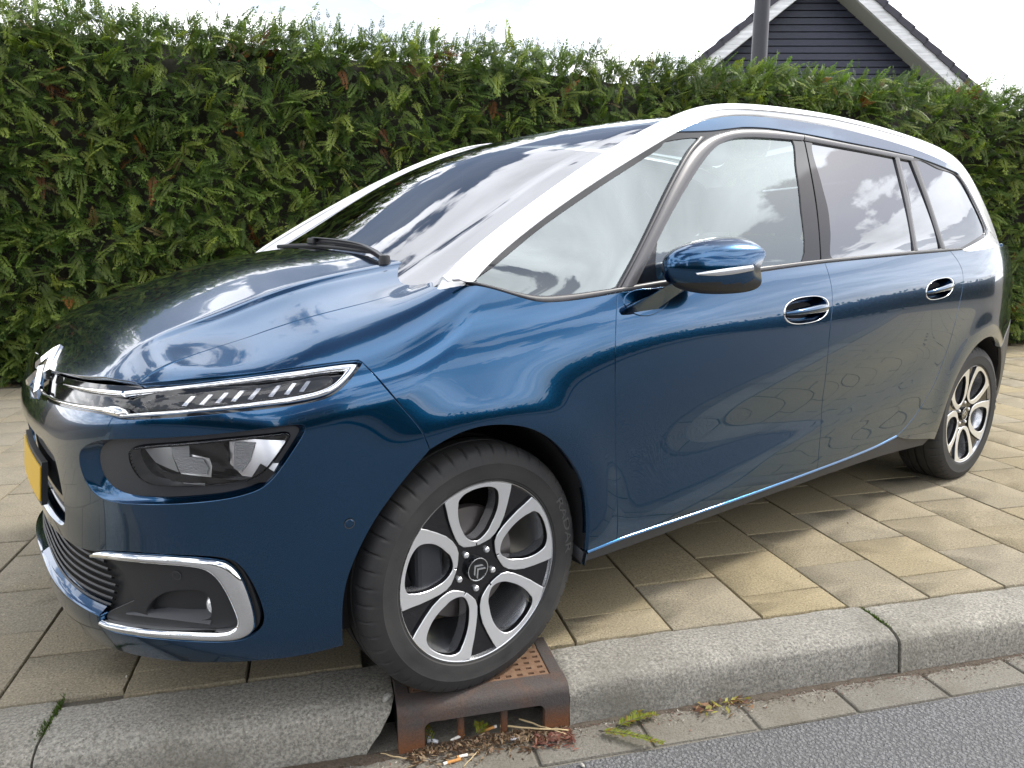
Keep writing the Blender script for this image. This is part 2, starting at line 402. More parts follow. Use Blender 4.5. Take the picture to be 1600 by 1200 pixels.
M['leaf'] = leaf_mat('conifer_leaf')
M['bark'] = stone_mat('bark', (.07, .05, .035), (.035, .025, .018), (.11, .085, .06), 60, 0, 1.)
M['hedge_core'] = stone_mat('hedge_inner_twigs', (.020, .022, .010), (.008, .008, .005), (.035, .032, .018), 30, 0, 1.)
def frond(rng, L=.14, pairs=8):
    """flat fern-like spray: a stem with side branchlets, each carrying short scale-leaf tips; returns verts, tris"""
    V, T = [], []
    def blade(p, d, nrm, ln, w):
        s = np.cross(d, nrm); b = len(V)
        V.extend([p-s*w*.35, p+d*ln*.45+s*w*.5+nrm*.002, p+d*ln*.45-s*w*.5+nrm*.002, p+d*ln]); 
        T.extend([(b, b+2, b+1), (b+1, b+2, b+3)])
    droop = rng.uniform(.15, .6)
    for i in range(pairs):
        t = (i+.6)/pairs; x = t*L
        p = np.array([x, 0, -droop*x*x/L*.8]); d0 = np.array([1, 0, -2*droop*t*.8]); d0 /= np.linalg.norm(d0)
        ln = L*(.36*(1-t)**.8+.09)*rng.uniform(.7, 1.2)
        for sgn in (-1, 1):
            a = radians(rng.uniform(26, 42)); d = d0*cos(a)+np.array([0, sgn*sin(a), -.18]); d /= np.linalg.norm(d)
            nrm = np.array([.1, .15*sgn, 1.]); nrm /= np.linalg.norm(nrm)
            blade(p, d, nrm, ln, .0072)
            if ln > .034:
                for q in (.38, .68):
                    for s2 in (-1, 1):
                        a2 = radians(38); sd_ = np.cross(nrm, d); dd = d*cos(a2)+sd_*s2*sin(a2)
                        blade(p+d*ln*q, dd, nrm, ln*.46*(1.15-q), .0062)
    blade(np.array([L*.9, 0, -droop*L*.7]), np.array([1, 0, -droop]), np.array([0, 0, 1.]), L*.22, .009)
    blade(np.zeros(3), np.array([1., 0, 0]), np.array([0, 0, 1.]), L*.95, .005)
    return np.array(V), np.array(T)
HY, HH = 4.0, 2.56
def hedge_lump(x, z): return .17*mnoise.noise(Vector((x*.9, z*1.1, 4)))+.07*mnoise.noise(Vector((x*2.6, z*2.6, 9)))
def hedge_top(x): return HH+.23*(1-min(1, max(0, (x+2)/9)))+.07*mnoise.noise(Vector((x*1.3, 3, 7)))+.05*mnoise.noise(Vector((x*4.1, 3, 2)))
def make_hedge():
    rng = np.random.default_rng(11)
    root = empty('conifer_hedge', (3., 4.4, 0)); tag(root, 'tall clipped green conifer hedge running along the back of the pavement behind the car', 'hedge')
    lib = [frond(rng, L, n) for L, n in ((.15, 9), (.13, 8), (.165, 10), (.115, 7), (.14, 9), (.10, 7))]
    small = [frond(rng, L, n) for L, n in ((.13, 5), (.15, 5), (.11, 4))]
    P, D, Nn, Sc, Cl, K = [], [], [], [], [], []
    def put(p, d, n, s, c, k): P.append(p); D.append(d); Nn.append(n); Sc.append(s); Cl.append(c); K.append(k)
    green = np.array([.085, .150, .028]); lime = np.array([.25, .295, .058]); deep = np.array([.028, .066, .015]); brown = np.array([.20, .085, .028]); straw = np.array([.17, .13, .055])
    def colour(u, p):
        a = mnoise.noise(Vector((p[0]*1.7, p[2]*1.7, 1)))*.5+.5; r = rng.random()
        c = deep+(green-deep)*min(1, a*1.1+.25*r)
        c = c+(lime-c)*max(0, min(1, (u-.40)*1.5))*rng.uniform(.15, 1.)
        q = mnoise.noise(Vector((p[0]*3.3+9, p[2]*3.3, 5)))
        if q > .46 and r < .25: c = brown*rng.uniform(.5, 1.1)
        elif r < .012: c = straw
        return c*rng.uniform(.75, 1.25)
    x0, x1 = -4.2, 12.5
    # the face: several depths so that gaps look into darkness
    n_face = 19500
    for i in range(n_face):
        # denser where it is close to the camera
        x = x0+(x1-x0)*rng.random()**1.15; z = rng.uniform(.03, 2.95)
        depth = rng.random(); y = HY+hedge_lump(x, z)+depth**1.5*.22-.03
        if z > hedge_top(x)+.03: continue
        if z < .5: y += .10*(.5-z)/.5
        out = np.array([rng.normal(.10, .45), -1., rng.normal(.02, .55)]); out /= np.linalg.norm(out)
        d = out*.75+np.array([rng.normal(.25, .5), 0, rng.normal(-.05, .55)]); d /= np.linalg.norm(d)
        n = np.array([rng.normal(0, .35), -rng.uniform(.2, 1.0), rng.uniform(.35, 1.1)]); n -= d*(n @ d); n /= np.linalg.norm(n)
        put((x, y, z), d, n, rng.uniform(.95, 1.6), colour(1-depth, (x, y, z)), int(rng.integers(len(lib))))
    for i in range(5600):        # the top, and the growth that stands up along the edge
        x = x0+(x1-x0)*rng.random()**1.1; y = HY-.04+rng.random()**1.8*.85; z = hedge_top(x)-rng.uniform(-.01, .24)
        d = np.array([rng.normal(.12, .35), rng.normal(-.12, .4), rng.uniform(.15, 1.)]); d /= np.linalg.norm(d)
        n = np.array([rng.normal(0, .6), -rng.uniform(.2, 1), rng.normal(.2, .4)]); n -= d*(n @ d); n /= np.linalg.norm(n)
        sp = rng.random() < .22
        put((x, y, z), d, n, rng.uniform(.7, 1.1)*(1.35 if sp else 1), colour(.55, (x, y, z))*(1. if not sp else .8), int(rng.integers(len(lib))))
    for i in range(70):          # long stray shoots against the sky
        x = x0+(x1-x0)*rng.random(); y = HY+rng.uniform(0, .4); z = hedge_top(x)+rng.uniform(-.03, .02); t = rng.normal(.25, .3)
        L = rng.uniform(.10, .26)
        for q in range(3):
            d = np.array([t+rng.normal(0, .2), rng.normal(-.1, .2), 1.]); d /= np.linalg.norm(d); n = np.array([rng.normal(0, .3), -1, 0.1]); n -= d*(n @ d); n /= np.linalg.norm(n)
            put((x+t*L*q/3, y, z+L*q/3), d, n, rng.uniform(.5, .85), colour(.4, (x, y, z))*.8, -1-int(rng.integers(len(small))))
    VV, TT, CC = [], [], []; base = 0
    for p, d, n, s, c, k in zip(P, D, Nn, Sc, Cl, K):
        v, t = (lib[k] if k >= 0 else small[-1-k])
        sd_ = np.cross(n, d); R = np.stack([d, sd_, n])
        VV.append((v*s) @ R+np.array(p)-np.array([3., 4.4, 0])); TT.append(t+base); base += len(v)
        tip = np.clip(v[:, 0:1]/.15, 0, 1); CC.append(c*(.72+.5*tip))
    V = np.concatenate(VV); T = np.concatenate(TT); Cc = np.concatenate(CC)
    me = tri_mesh('foliage', V, T); at = me.color_attributes.new('tint', 'FLOAT_COLOR', 'POINT')
    at.data.foreach_set('color', np.concatenate([Cc, np.ones((len(Cc), 1))], 1).astype(np.float32).ravel())
    o = link('foliage', me, M['leaf'], root); o['kind'] = 'stuff'
    # dark twiggy core
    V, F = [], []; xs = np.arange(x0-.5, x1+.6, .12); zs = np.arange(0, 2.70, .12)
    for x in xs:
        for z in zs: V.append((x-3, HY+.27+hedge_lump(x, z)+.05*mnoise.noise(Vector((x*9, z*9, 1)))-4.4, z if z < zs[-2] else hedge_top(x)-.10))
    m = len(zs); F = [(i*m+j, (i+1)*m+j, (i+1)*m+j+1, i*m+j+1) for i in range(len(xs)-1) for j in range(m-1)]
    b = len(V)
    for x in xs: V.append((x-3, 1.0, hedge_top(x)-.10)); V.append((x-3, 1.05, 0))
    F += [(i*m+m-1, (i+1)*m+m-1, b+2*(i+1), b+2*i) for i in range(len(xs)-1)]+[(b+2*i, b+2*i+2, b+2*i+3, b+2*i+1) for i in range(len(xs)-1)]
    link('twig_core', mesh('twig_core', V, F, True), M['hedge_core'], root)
    st = MB()
    for i in range(26):
        x = x0+(x1-x0)*(i+.5)/26+rng.uniform(-.1, .1); st.tube([(x-3, -.06, -.03), (x-3+rng.uniform(-.05, .05), -.03, .35), (x-3+rng.uniform(-.1, .1), .0, .8)], [.022, .017, .012], 7)
    o = st.build('stems', M['bark'], root, True); o['kind'] = 'stuff'
make_hedge()
# dry needles and dirt along the foot of the hedge
def flakes(name, n, area, size, cols, parent=None, zfun=lambda x, y: 0., seed=1, flat=.6):
    rng = np.random.default_rng(seed); V, T, CC = [], [], []
    for i in range(n):
        x, y = area(rng); a = rng.uniform(0, 2*pi); L = rng.uniform(.5, 1.3)*size; w = L*rng.uniform(.12, .4)
        c = np.array(cols[int(rng.integers(len(cols)))])*rng.uniform(.7, 1.3); z = zfun(x, y)+rng.uniform(.001, size*.25)
        d = np.array([cos(a), sin(a), rng.normal(0, .25*(1-flat)+.08)]); s = np.array([-sin(a), cos(a), rng.normal(0, .3)])
        p = np.array([x, y, z]); b = len(V); V += [p-d*L/2, p+s*w/2+np.array([0, 0, w*.2]), p-s*w/2, p+d*L/2]; T += [(b, b+2, b+1), (b+1, b+2, b+3)]; CC += [c]*4
    me = tri_mesh(name, np.array(V), np.array(T)); at = me.color_attributes.new('tint', 'FLOAT_COLOR', 'POINT')
    at.data.foreach_set('color', np.concatenate([np.array(CC), np.ones((len(CC), 1))], 1).astype(np.float32).ravel())
    o = link(name, me, M['leaf'], parent); o['kind'] = 'stuff'; return o
tag(flakes('needle_litter', 5000, lambda r: (r.uniform(-4, 12), 4.02+abs(r.normal(0, .10))-.04), .03, [(.10, .06, .03), (.14, .09, .05), (.06, .04, .025), (.16, .12, .06)], seed=5),
    'brown dry needles lying along the foot of the conifer hedge', 'needles')
tag(flakes('pavement_debris', 420, lambda r: (r.uniform(-2.5, 3.5), r.uniform(-.6, 3.9)), .012, [(.30, .26, .20), (.12, .09, .06), (.40, .38, .33)], seed=8), 'tiny crumbs and leaf bits scattered over the pavement', 'debris')

# ------------------------------------------------------------------ lamp post behind the hedge
M['post'] = mat('grey_painted_steel', (.042, .042, .050), .42, .3)
def lamp_post():
    root = empty('lamp_post', (4.20, 4.45, 0)); tag(root, 'plain dark grey steel post rising out of the hedge in front of the gable', 'lamp post')
    mb = MB(); mb.lathe([(.0, -.05), (.095, -.05), (.095, .9), (.082, .95), (.078, 2.4), (.070, 4.2), (.060, 5.9), (0, 5.9)], 'z', 28); mb.build('pole', M['post'], root, sharp=40)
    mb = MB(); mb.lathe([(.0805, 2.62), (.086, 2.625), (.086, 2.66), (.0805, 2.665)], 'z', 28); mb.build('collar', M['post'], root, sharp=40)
    mb = MB(); mb.tube([(0, 0, 5.85), (0, 0, 6.1), (0, -.25, 6.3), (0, -.7, 6.34)], .035, 10); mb.build('arm', M['post'], root, True)
    mb = MB(); mb.box((0, -.95, 6.33), (.22, .55, .10)); link('lamp_head', bevelled('lamp_head', mb.mesh('lamp_head'), .03, 3), M['post'], root)
lamp_post()

# ------------------------------------------------------------------ gabled house beyond the hedge
M['board'] = mat('dark_stained_board', (.026, .030, .052), .5)
def wood(mm, sc):
    b = NB(mm); p = b.pos((1, 1, 12)); n = b.noise(p, sc, 4, .6); base = mm.node_tree.nodes['Principled BSDF'].inputs['Base Color'].default_value[:3]
    b.col(b.mix(b.mr(n, .3, .7), tuple(x*.75 for x in base), tuple(x*1.3 for x in base))); b.bump(n, .2, .004)
wood(M['board'], 9)
M['fascia'] = mat('white_fascia', (.72, .73, .73), .45); wood(M['fascia'], 2)
M['soffit'] = mat('pale_soffit', (.55, .58, .50), .6)
M['roof_tile'] = mat('dark_roof_tile', (.040, .038, .052), .55); 
b_ = NB(M['roof_tile']); b_.bump(b_.noise(b_.pos(), 60, 3, .6), .3, .004)
def gable_house():
    # local frame: u to the right across the gable, v outwards to the viewer, z up; apex of the roof edge above u = 0
    root = empty('gabled_house', (9.21, 10.88, 0), math.atan2(-.239, .971)); tag(root, 'house with a dark boarded gable and white bargeboards showing above the hedge', 'house')
    apex, pitch, half = 6.27, radians(38.3), 4.6
    sl = math.tan(pitch)
    # boards, each narrower than the one below
    z = 1.2
    while z < apex-.45:
        w = (apex-.30-z)/sl
        mb = MB(); t = .115; wt = max(.02, w-t/sl)
        mb.add([(-w, .0, z), (w, .0, z), (wt, .0, z+t), (-wt, .0, z+t), (-w, -.028, z+.004), (w, -.028, z+.004), (wt, -.012, z+t), (-wt, -.012, z+t)], [(4, 5, 6, 7), (0, 1, 5, 4), (0, 4, 7, 3), (1, 2, 6, 5)])
        mb.build('cladding_board', M['board'], root); z += .1265
    mb = MB(); mb.add([(-4.2, .02, 0), (4.2, .02, 0), (4.2, .02, 2.6), (0, .02, apex-.2), (-4.2, .02, 2.6), (-4.2, 7, 0), (4.2, 7, 0), (4.2, 7, 2.6), (0, 7, apex-.2), (-4.2, 7, 2.6)],
        [(0, 1, 2, 3, 4), (5, 9, 8, 7, 6), (0, 4, 9, 5), (1, 6, 7, 2)]); mb.build('wall', M['board'], root)
    mb = MB(); mb.box((-.05, -.02, 2.69), (.62, .05, .10)); mb.build('window_head', M['fascia'], root)
    for s in (-1, 1):
        d = Vector((s*cos(pitch), 0, -sin(pitch))); nrm = Vector((s*sin(pitch), 0, cos(pitch))); L = half/cos(pitch); A = Vector((0, 0, apex-.085))
        def slab(name, m, n0, n1, v0, v1, s0=0., s1=L):
            q = []
            for v in (v0, v1):
                for (a, b) in ((s0, n0), (s1, n0), (s1, n1), (s0, n1)):
                    p = A+d*a+nrm*b; q.append((p.x, v, p.z))
            mb = MB(); mb.add(q, [(0, 1, 2, 3), (7, 6, 5, 4), (0, 4, 5, 1), (1, 5, 6, 2), (2, 6, 7, 3), (3, 7, 4, 0)]); return mb.build(name, m, root)
        slab('bargeboard', M['fascia'], -.255, -.004, -.50, -.46)
        slab('soffit', M['soffit'], -.262, -.236, -.459, .0)
        slab('roof_deck', M['roof_tile'], -.02, -.001, -.45, 7.0)
        n = int(L/.34)
        for i in range(n):        # verge tiles: each course laps the next, lower end kicked up
            a0, a1 = i*.34-.02, (i+1)*.34+.03; q = []
            for v in (-.535, -.25):
                for (a, b) in ((a0, .0), (a1, .012), (a1, .058), (a0, .030)):
                    p = A+d*a+nrm*b; q.append((p.x, v, p.z))
                
            mb = MB(); mb.add(q, [(0, 1, 2, 3), (7, 6, 5, 4), (0, 4, 5, 1), (1, 5, 6, 2), (2, 6, 7, 3), (3, 7, 4, 0)])
            # side lip of the verge tile
            q = [];
            for v in (-.535, -.512):
                for (a, b) in ((a0+.03, -.075), (a1, -.060), (a1, .012), (a0+.03, .0)):
                    p = A+d*a+nrm*b; q.append((p.x, v, p.z))
            mb.add(q, [(0, 1, 2, 3), (7, 6, 5, 4), (0, 4, 5, 1), (1, 5, 6, 2), (2, 6, 7, 3), (3, 7, 4, 0)])
            mb.build('verge_tile', M['roof_tile'], root)
        slab('roof', M['roof_tile'], .0, .05, -.25, 7.0)
gable_house()

# ------------------------------------------------------------------ across the road (seen mirrored in the bodywork)
def far_hedge(loc, rz, label, half, seed):
    root = empty('clipped_hedge', loc, rz); tag(root, label, 'hedge')
    rng = np.random.default_rng(seed); V, T, CC = [], [], []
    for i in range(int(170*half)):
        p = np.array([rng.uniform(-half, half), rng.uniform(-.4, .9), 0]); p[2] = rng.uniform(.0, 1.75)+.15*mnoise.noise(Vector((p[0]*.7, 1, 1))); a = rng.uniform(0, 2*pi, 2)
        d = np.array([cos(a[0])*.5, .6, sin(a[0])]); d /= np.linalg.norm(d); w = np.cross(d, rng.normal(0, 1, 3)); w /= np.linalg.norm(w); L = rng.uniform(.2, .4)
        b = len(V); V += [p, p+d*L*.5+w*L*.3, p+d*L*.5-w*L*.3, p+d*L]; T += [(b, b+2, b+1), (b+1, b+2, b+3)]; CC += [np.array([.02, .045, .012])*rng.uniform(.6, 1.5)]*4
    me = tri_mesh('foliage', np.array(V), np.array(T)); at = me.color_attributes.new('tint', 'FLOAT_COLOR', 'POINT'); at.data.foreach_set('color', np.concatenate([np.array(CC), np.ones((len(CC), 1))], 1).astype(np.float32).ravel())
    o = link('foliage', me, M['leaf'], root); o['kind'] = 'stuff'
    mb = MB(); mb.box((0, .2, .80), (2*half, .8, 1.6)); mb.build('twig_core', M['hedge_core'], root)
far_hedge((0, -11., 0), 0, 'dark hedge across the road, mirrored along the car doors', 30, 3)
far_hedge((31, -3., 0), radians(90), 'unseen dark hedge added at the far right end of the road to darken the rear door reflection', 9, 5)  # out of view, added so the rear door mirrors something dark
def street_tree(x, y, h, label, seed):
    rng = np.random.default_rng(seed); root = empty('street_tree', (x, y, 0)); tag(root, label, 'tree', 'trees along the street')
    mb = MB(); mb.tube([(0, 0, -.05), (.05, .02, h*.2), (-.03, .05, h*.42), (.05, 0, h*.75)], [.19, .14, .11, .04], 9); tips = []
    for k in range(9):
        a = 2.4*k; z0 = h*(.28+.05*k); e = np.array([cos(a)*h*.24, sin(a)*h*.24, z0+h*.18]); mb.tube([(0, 0, z0), tuple(e*[.5, .5, 1]-[0, 0, h*.05]), tuple(e)], [.07, .045, .015], 6); tips.append(e)
    mb.build('trunk', M['bark'], root, True)
    V, T, CC = [], [], []
    cl = [t+rng.normal(0, h*.09, 3) for t in tips for _ in range(5)]
    for c in cl:
        sh = rng.uniform(.6, 1.4)
        for i in range(70):
            p = c+rng.normal(0, h*.055, 3); d = rng.normal(0, 1, 3); d /= np.linalg.norm(d); w = np.cross(d, rng.normal(0, 1, 3)); w /= np.linalg.norm(w); L = rng.uniform(.14, .26); b = len(V)
            V += [p, p+d*L*.5+w*L*.3, p+d*L*.5-w*L*.3, p+d*L]; T += [(b, b+2, b+1), (b+1, b+2, b+3)]; CC += [np.array([.030, .062, .014])*sh*rng.uniform(.7, 1.3)]*4
    me = tri_mesh('crown', np.array(V), np.array(T)); at = me.color_attributes.new('tint', 'FLOAT_COLOR', 'POINT'); at.data.foreach_set('color', np.concatenate([np.array(CC), np.ones((len(CC), 1))], 1).astype(np.float32).ravel())
    o = link('crown', me, M['leaf'], root); o['kind'] = 'stuff'
for k, (x, y, h, l) in enumerate([(-14, -8, 6.5, 'leafy tree up the road to the left, mirrored in the bumper corner'), (-19, .5, 8, 'tall leafy tree at the left end of the pavement, mirrored in the nose'), (-24, -5, 8, 'leafy tree closing the view up the road to the left')]): street_tree(x, y, h, l, 40+k)
M['brick'] = mat('brown_brick', (.17, .085, .055), .85)
def brickwork():
    b = NB(M['brick']); v = b.pos(); t = b.n('ShaderNodeTexBrick'); t.inputs['Scale'].default_value = 4.5; t.inputs['Color1'].default_value = (.19, .09, .055, 1); t.inputs['Color2'].default_value = (.13, .07, .05, 1); t.inputs['Mortar'].default_value = (.25, .23, .2, 1); b.l(v, t.inputs[0]); b.col(t.outputs[0])
brickwork()
M['pane'] = mat('house_window_glass', (.03, .035, .04), .05, 0, Coat_Weight=.5)
def far_house(x, w, h, label):
    root = empty('brick_house', (x, -22., 0)); tag(root, label, 'house', 'houses across the road')
    mb = MB(); mb.box((0, -3.5, h/2), (w, 7, h)); mb.build('wall', M['brick'], root)
    mb = MB(); mb.add([(-w/2-.2, .4, h-.1), (w/2+.2, .4, h-.1), (w/2+.2, -3.5, h+3.2), (-w/2-.2, -3.5, h+3.2), (-w/2-.2, -7.4, h-.1), (w/2+.2, -7.4, h-.1)], [(0, 1, 2, 3), (3, 2, 5, 4), (0, 3, 4), (1, 5, 2)]); mb.build('roof', M['roof_tile'], root)
    for wx in (-w*.28, w*.22):
        for wz in (1.5, 4.1):
            if wz+1 > h: continue
            f = MB(); f.box((wx, .03, wz), (1.5, .08, 1.3)); fo = f.build('window', M['fascia'], root); g = MB(); g.box((wx, .075, wz), (1.3, .03, 1.1)); g.build('pane', M['pane'], fo)
    mb = MB(); mb.box((w*.45-.6, .04, 1.05), (.95, .08, 2.1)); mb.build('door', M['board'], root)
far_house(-10, 8, 5.4, 'wide brown brick house mirrored in the car paint, across the road to the left')
far_house(-1, 7, 3.2, 'low brown brick house mirrored in the car paint, straight across the road')
far_house(9, 8.5, 5.4, 'tall brown brick house mirrored in the car paint, across the road to the right')
# ---- smooth body surfaces of the car, in the car's own frame: x forward from the front axle, y to the left, z up
class Spline1:
    """natural cubic spline: weights over the knots for a vector of parameters"""
    def __init__(s, k):
        k = np.array(k, float); n = len(k); h = np.diff(k)
        A = np.eye(n); R = np.zeros((n, n))
        for i in range(1, n-1):
            A[i, i-1] = h[i-1]; A[i, i] = 2*(h[i-1]+h[i]); A[i, i+1] = h[i]
            R[i, i-1] = 6/h[i-1]; R[i, i] = -6/h[i-1]-6/h[i]; R[i, i+1] = 6/h[i]
        s.k, s.M, s.n = k, np.linalg.solve(A, R), n
    def w(s, t, d=0):
        k = s.k; t = np.clip(t, k[0], k[-1])
        i = np.clip(np.searchsorted(k, t)-1, 0, s.n-2); h = k[i+1]-k[i]
        a = (k[i+1]-t)/h; b = 1-a
        I = np.eye(s.n)
        if d == 0:
            return a[:, None]*I[i]+b[:, None]*I[i+1]+((a**3-a)*h*h/6)[:, None]*s.M[i]+((b**3-b)*h*h/6)[:, None]*s.M[i+1]
        return (-1/h)[:, None]*I[i]+(1/h)[:, None]*I[i+1]+(-(3*a*a-1)*h/6)[:, None]*s.M[i]+((3*b*b-1)*h/6)[:, None]*s.M[i+1]
class Curve1:
    def __init__(s, k, v): s.b = Spline1(k); s.v = np.array(v, float)
    def __call__(s, t, d=0): return s.b.w(np.asarray(t, float).ravel(), d) @ s.v
class Table2:
    def __init__(s, ku, kv, T): s.u = Spline1(ku); s.v = Spline1(kv); s.T = np.array(T, float)
    def __call__(s, u, v, du=0, dv=0): return np.einsum('ni,ij,nj->n', s.u.w(u, du), s.T, s.v.w(v, dv), optimize=True)
def smax(a, b, r):
    h = np.maximum(r-np.abs(a-b), 0)/r
    return np.maximum(a, b)+h*h*r/4
def sstep(a, b, t):
    t = np.clip((t-a)/(b-a), 0, 1); return t*t*(3-2*t)
# half width of the body side over x (columns) and height z (rows)
WX = [-3.75, -3.45, -3.2, -3.0, -2.6, -2.0, -1.2, -.45, 0., .3, .65, .95]
WZ = [.10, .20, .30, .42, .55, .70, .82, .92, 1.00, 1.08, 1.20, 1.35, 1.50, 1.64]
WT = [
 [0.6, 0.69, 0.753, 0.793, 0.815, 0.82, 0.82, 0.82, 0.82, 0.8, 0.8, 0.8],
 [0.645, 0.735, 0.798, 0.838, 0.86, 0.862, 0.862, 0.862, 0.86, 0.84, 0.84, 0.84],
 [0.675, 0.765, 0.828, 0.868, 0.89, 0.892, 0.892, 0.89, 0.888, 0.868, 0.87, 0.87],
 [0.69, 0.78, 0.843, 0.883, 0.905, 0.896, 0.894, 0.897, 0.902, 0.882, 0.88, 0.88],
 [0.696, 0.786, 0.849, 0.889, 0.911, 0.902, 0.899, 0.901, 0.908, 0.888, 0.885, 0.885],
 [0.698, 0.788, 0.851, 0.891, 0.913, 0.913, 0.912, 0.91, 0.908, 0.888, 0.885, 0.885],
 [0.696, 0.786, 0.849, 0.889, 0.911, 0.914, 0.914, 0.908, 0.893, 0.872, 0.87, 0.87],
 [0.688, 0.778, 0.841, 0.881, 0.903, 0.906, 0.904, 0.894, 0.866, 0.842, 0.84, 0.84],
 [0.674, 0.764, 0.827, 0.867, 0.889, 0.892, 0.887, 0.867, 0.822, 0.79, 0.79, 0.79],
 [0.651, 0.741, 0.804, 0.844, 0.866, 0.868, 0.86, 0.832, 0.757, 0.72, 0.71, 0.71],
 [0.603, 0.693, 0.756, 0.796, 0.818, 0.82, 0.812, 0.782, 0.7, 0.64, 0.62, 0.62],
 [0.535, 0.625, 0.688, 0.728, 0.75, 0.755, 0.75, 0.722, 0.64, 0.58, 0.56, 0.56],
 [0.465, 0.555, 0.618, 0.658, 0.68, 0.687, 0.684, 0.66, 0.58, 0.52, 0.5, 0.5],
 [0.39, 0.48, 0.543, 0.583, 0.605, 0.615, 0.612, 0.59, 0.52, 0.46, 0.44, 0.44]]
W_ = Table2(WZ, WX, WT)
# nose: x of the front face over z (rows) and |y| (columns)
NY = [0., .3, .5, .65, .75, .82, .87, .90, .93]
NZ = [.10, .18, .25, .33, .40, .50, .58, .65, .75, .80, .86, .95, 1.10]
NT = [
 [.815, .79, .72, .60, .48, .37, .26, .17, .06],
 [.842, .825, .755, .645, .525, .41, .30, .20, .08],
 [.866, .850, .785, .682, .572, .46, .345, .24, .12],
 [.868, .852, .790, .692, .590, .48, .36, .255, .14],
 [.856, .845, .790, .700, .602, .49, .37, .26, .15],
 [.868, .850, .798, .713, .618, .505, .38, .265, .15],
 [.873, .856, .808, .728, .634, .52, .39, .275, .155],
 [.869, .856, .815, .740, .648, .532, .40, .28, .16],
 [.852, .843, .815, .752, .662, .545, .41, .285, .165],
 [.834, .826, .805, .752, .666, .55, .412, .287, .165],
 [.802, .796, .780, .740, .665, .55, .412, .287, .165],
 [.72, .715, .70, .67, .61, .52, .40, .28, .16],
 [.40, .42, .44, .44, .41, .36, .28, .2, .1]]
N_ = Table2(NZ, NY, NT)
HZ = Curve1([-.6, -.3, 0., .122, .319, .505, .631, .73, .80, .853, .90], [1.19, 1.165, 1.128, 1.11, 1.073, 1.013, .962, .906, .850, .785, .70])
HC = Curve1([0., .2, .36, .48, .525, .57, .68, .78, .9, 1.1], [0., .005, .019, .036, .045, .064, .106, .145, .20, .29])
# roof and windscreen: height on the centreline; RC is the drop towards the sides
RZ_ = Curve1([-3.75, -3.5, -3.3, -3.0, -2.6, -2.2, -1.8, -1.4, -1.1, -.79, -.5, -.2, 0., .2, .5],
            [1.35, 1.465, 1.518, 1.565, 1.602, 1.625, 1.632, 1.618, 1.582, 1.515, 1.405, 1.238, 1.125, 1.01, .84])
TZ = Curve1([.1, .3, .5, .7, .9, 1.05, 1.2, 1.35, 1.5, 1.65], [-3.66, -3.70, -3.72, -3.70, -3.66, -3.58, -3.46, -3.31, -3.14, -2.98])
def hood_h(x, y):
    c = HC(np.abs(y)); f = 1-.55*sstep(.45, .80, x)
    c = c+.006*sstep(.512, .536, np.abs(y)-.012*sstep(.1, .6, x)*0)*sstep(.72, .60, x)
    return HZ(x)-c*f+.22*sstep(.34, -.22, x)**1.5*sstep(.60, .86, np.abs(y))
def roof_h(x, y):
    a = np.abs(y)
    return RZ_(x)-(.055-.022*sstep(-.4, -1.0, x))*(a/.66)**2*(1+.1*(a/.66)**2)-.020*sstep(.56, .70, a)*sstep(-1.3, -.9, x)
def d_side(P):
    x, y, z = P[:, 0], np.abs(P[:, 1]), P[:, 2]
    zz = z-.042*(-x-.46)/2*sstep(.75, 1.0, z)*sstep(.2, -.6, x)
    w = W_(zz, x)
    # scalloped lower doors: a shallow hollow that ends in a lifted swoosh towards the rear wheel
    zc = .44+.055*np.clip((-x-.5)/1.5, 0, 1.15)**2*1.6
    hol = np.exp(-((z-zc-.09)/.085)**2)*sstep(-.5, -1.1, x)*sstep(-2.62, -2.0, x)
    lip = np.exp(-((z-zc+.03)/.05)**2)*sstep(-.7, -1.4, x)*sstep(-2.6, -2.1, x)
    w = w-.007*hol+.003*lip
    # flares round the wheel openings
    for cx in (0., -2.84):
        r = np.hypot(x-cx, z-.318)
        w = w+.008*np.exp(-((r-.40)/.075)**2)*sstep(.20, .50, z)
    return y-w
def d_nose(P):
    x, y, z = P[:, 0], np.abs(P[:, 1]), P[:, 2]
    s = N_(z, y, 0, 1)
    return (x-N_(z, y))/np.sqrt(1+s*s)
def d_tail(P):
    a = np.abs(P[:, 1])
    t = TZ(P[:, 2])+.10*(a/.7)**2+.30*np.clip(a-.55, 0, 1)**2/.09*.35
    return (t-P[:, 0])*.85
def f_body(P):
    d = smax(d_side(P), d_nose(P), .06)
    d = smax(d, (P[:, 2]-hood_h(P[:, 0], P[:, 1]))*.93, .10)
    return smax(d, d_tail(P), .12)
def f_low(P):       # the side up to the roof, the bonnet only cutting it ahead of the windscreen
    d = smax(d_side(P), d_nose(P), .06)
    d = smax(d, (P[:, 2]-hood_h(P[:, 0], P[:, 1])-.6*sstep(.10, -.10, P[:, 0]))*.93, .10)
    return smax(d, d_tail(P), .12)
def f_cabin(P):
    d = smax(d_side(P), (P[:, 2]-roof_h(P[:, 0], P[:, 1]))*.86, .05)
    return smax(d, d_tail(P), .12)
def f_roof(P):      # windscreen and roof skin alone
    return (P[:, 2]-roof_h(P[:, 0], P[:, 1]))*.86
def f_hood(P):
    return (P[:, 2]-hood_h(P[:, 0], P[:, 1]))*.93
def grad(f, P, e=.003):
    G = np.stack([f(P+np.eye(3)[i]*e)-f(P-np.eye(3)[i]*e) for i in range(3)], 1)
    return G/np.maximum(np.linalg.norm(G, axis=1, keepdims=True), 1e-9)
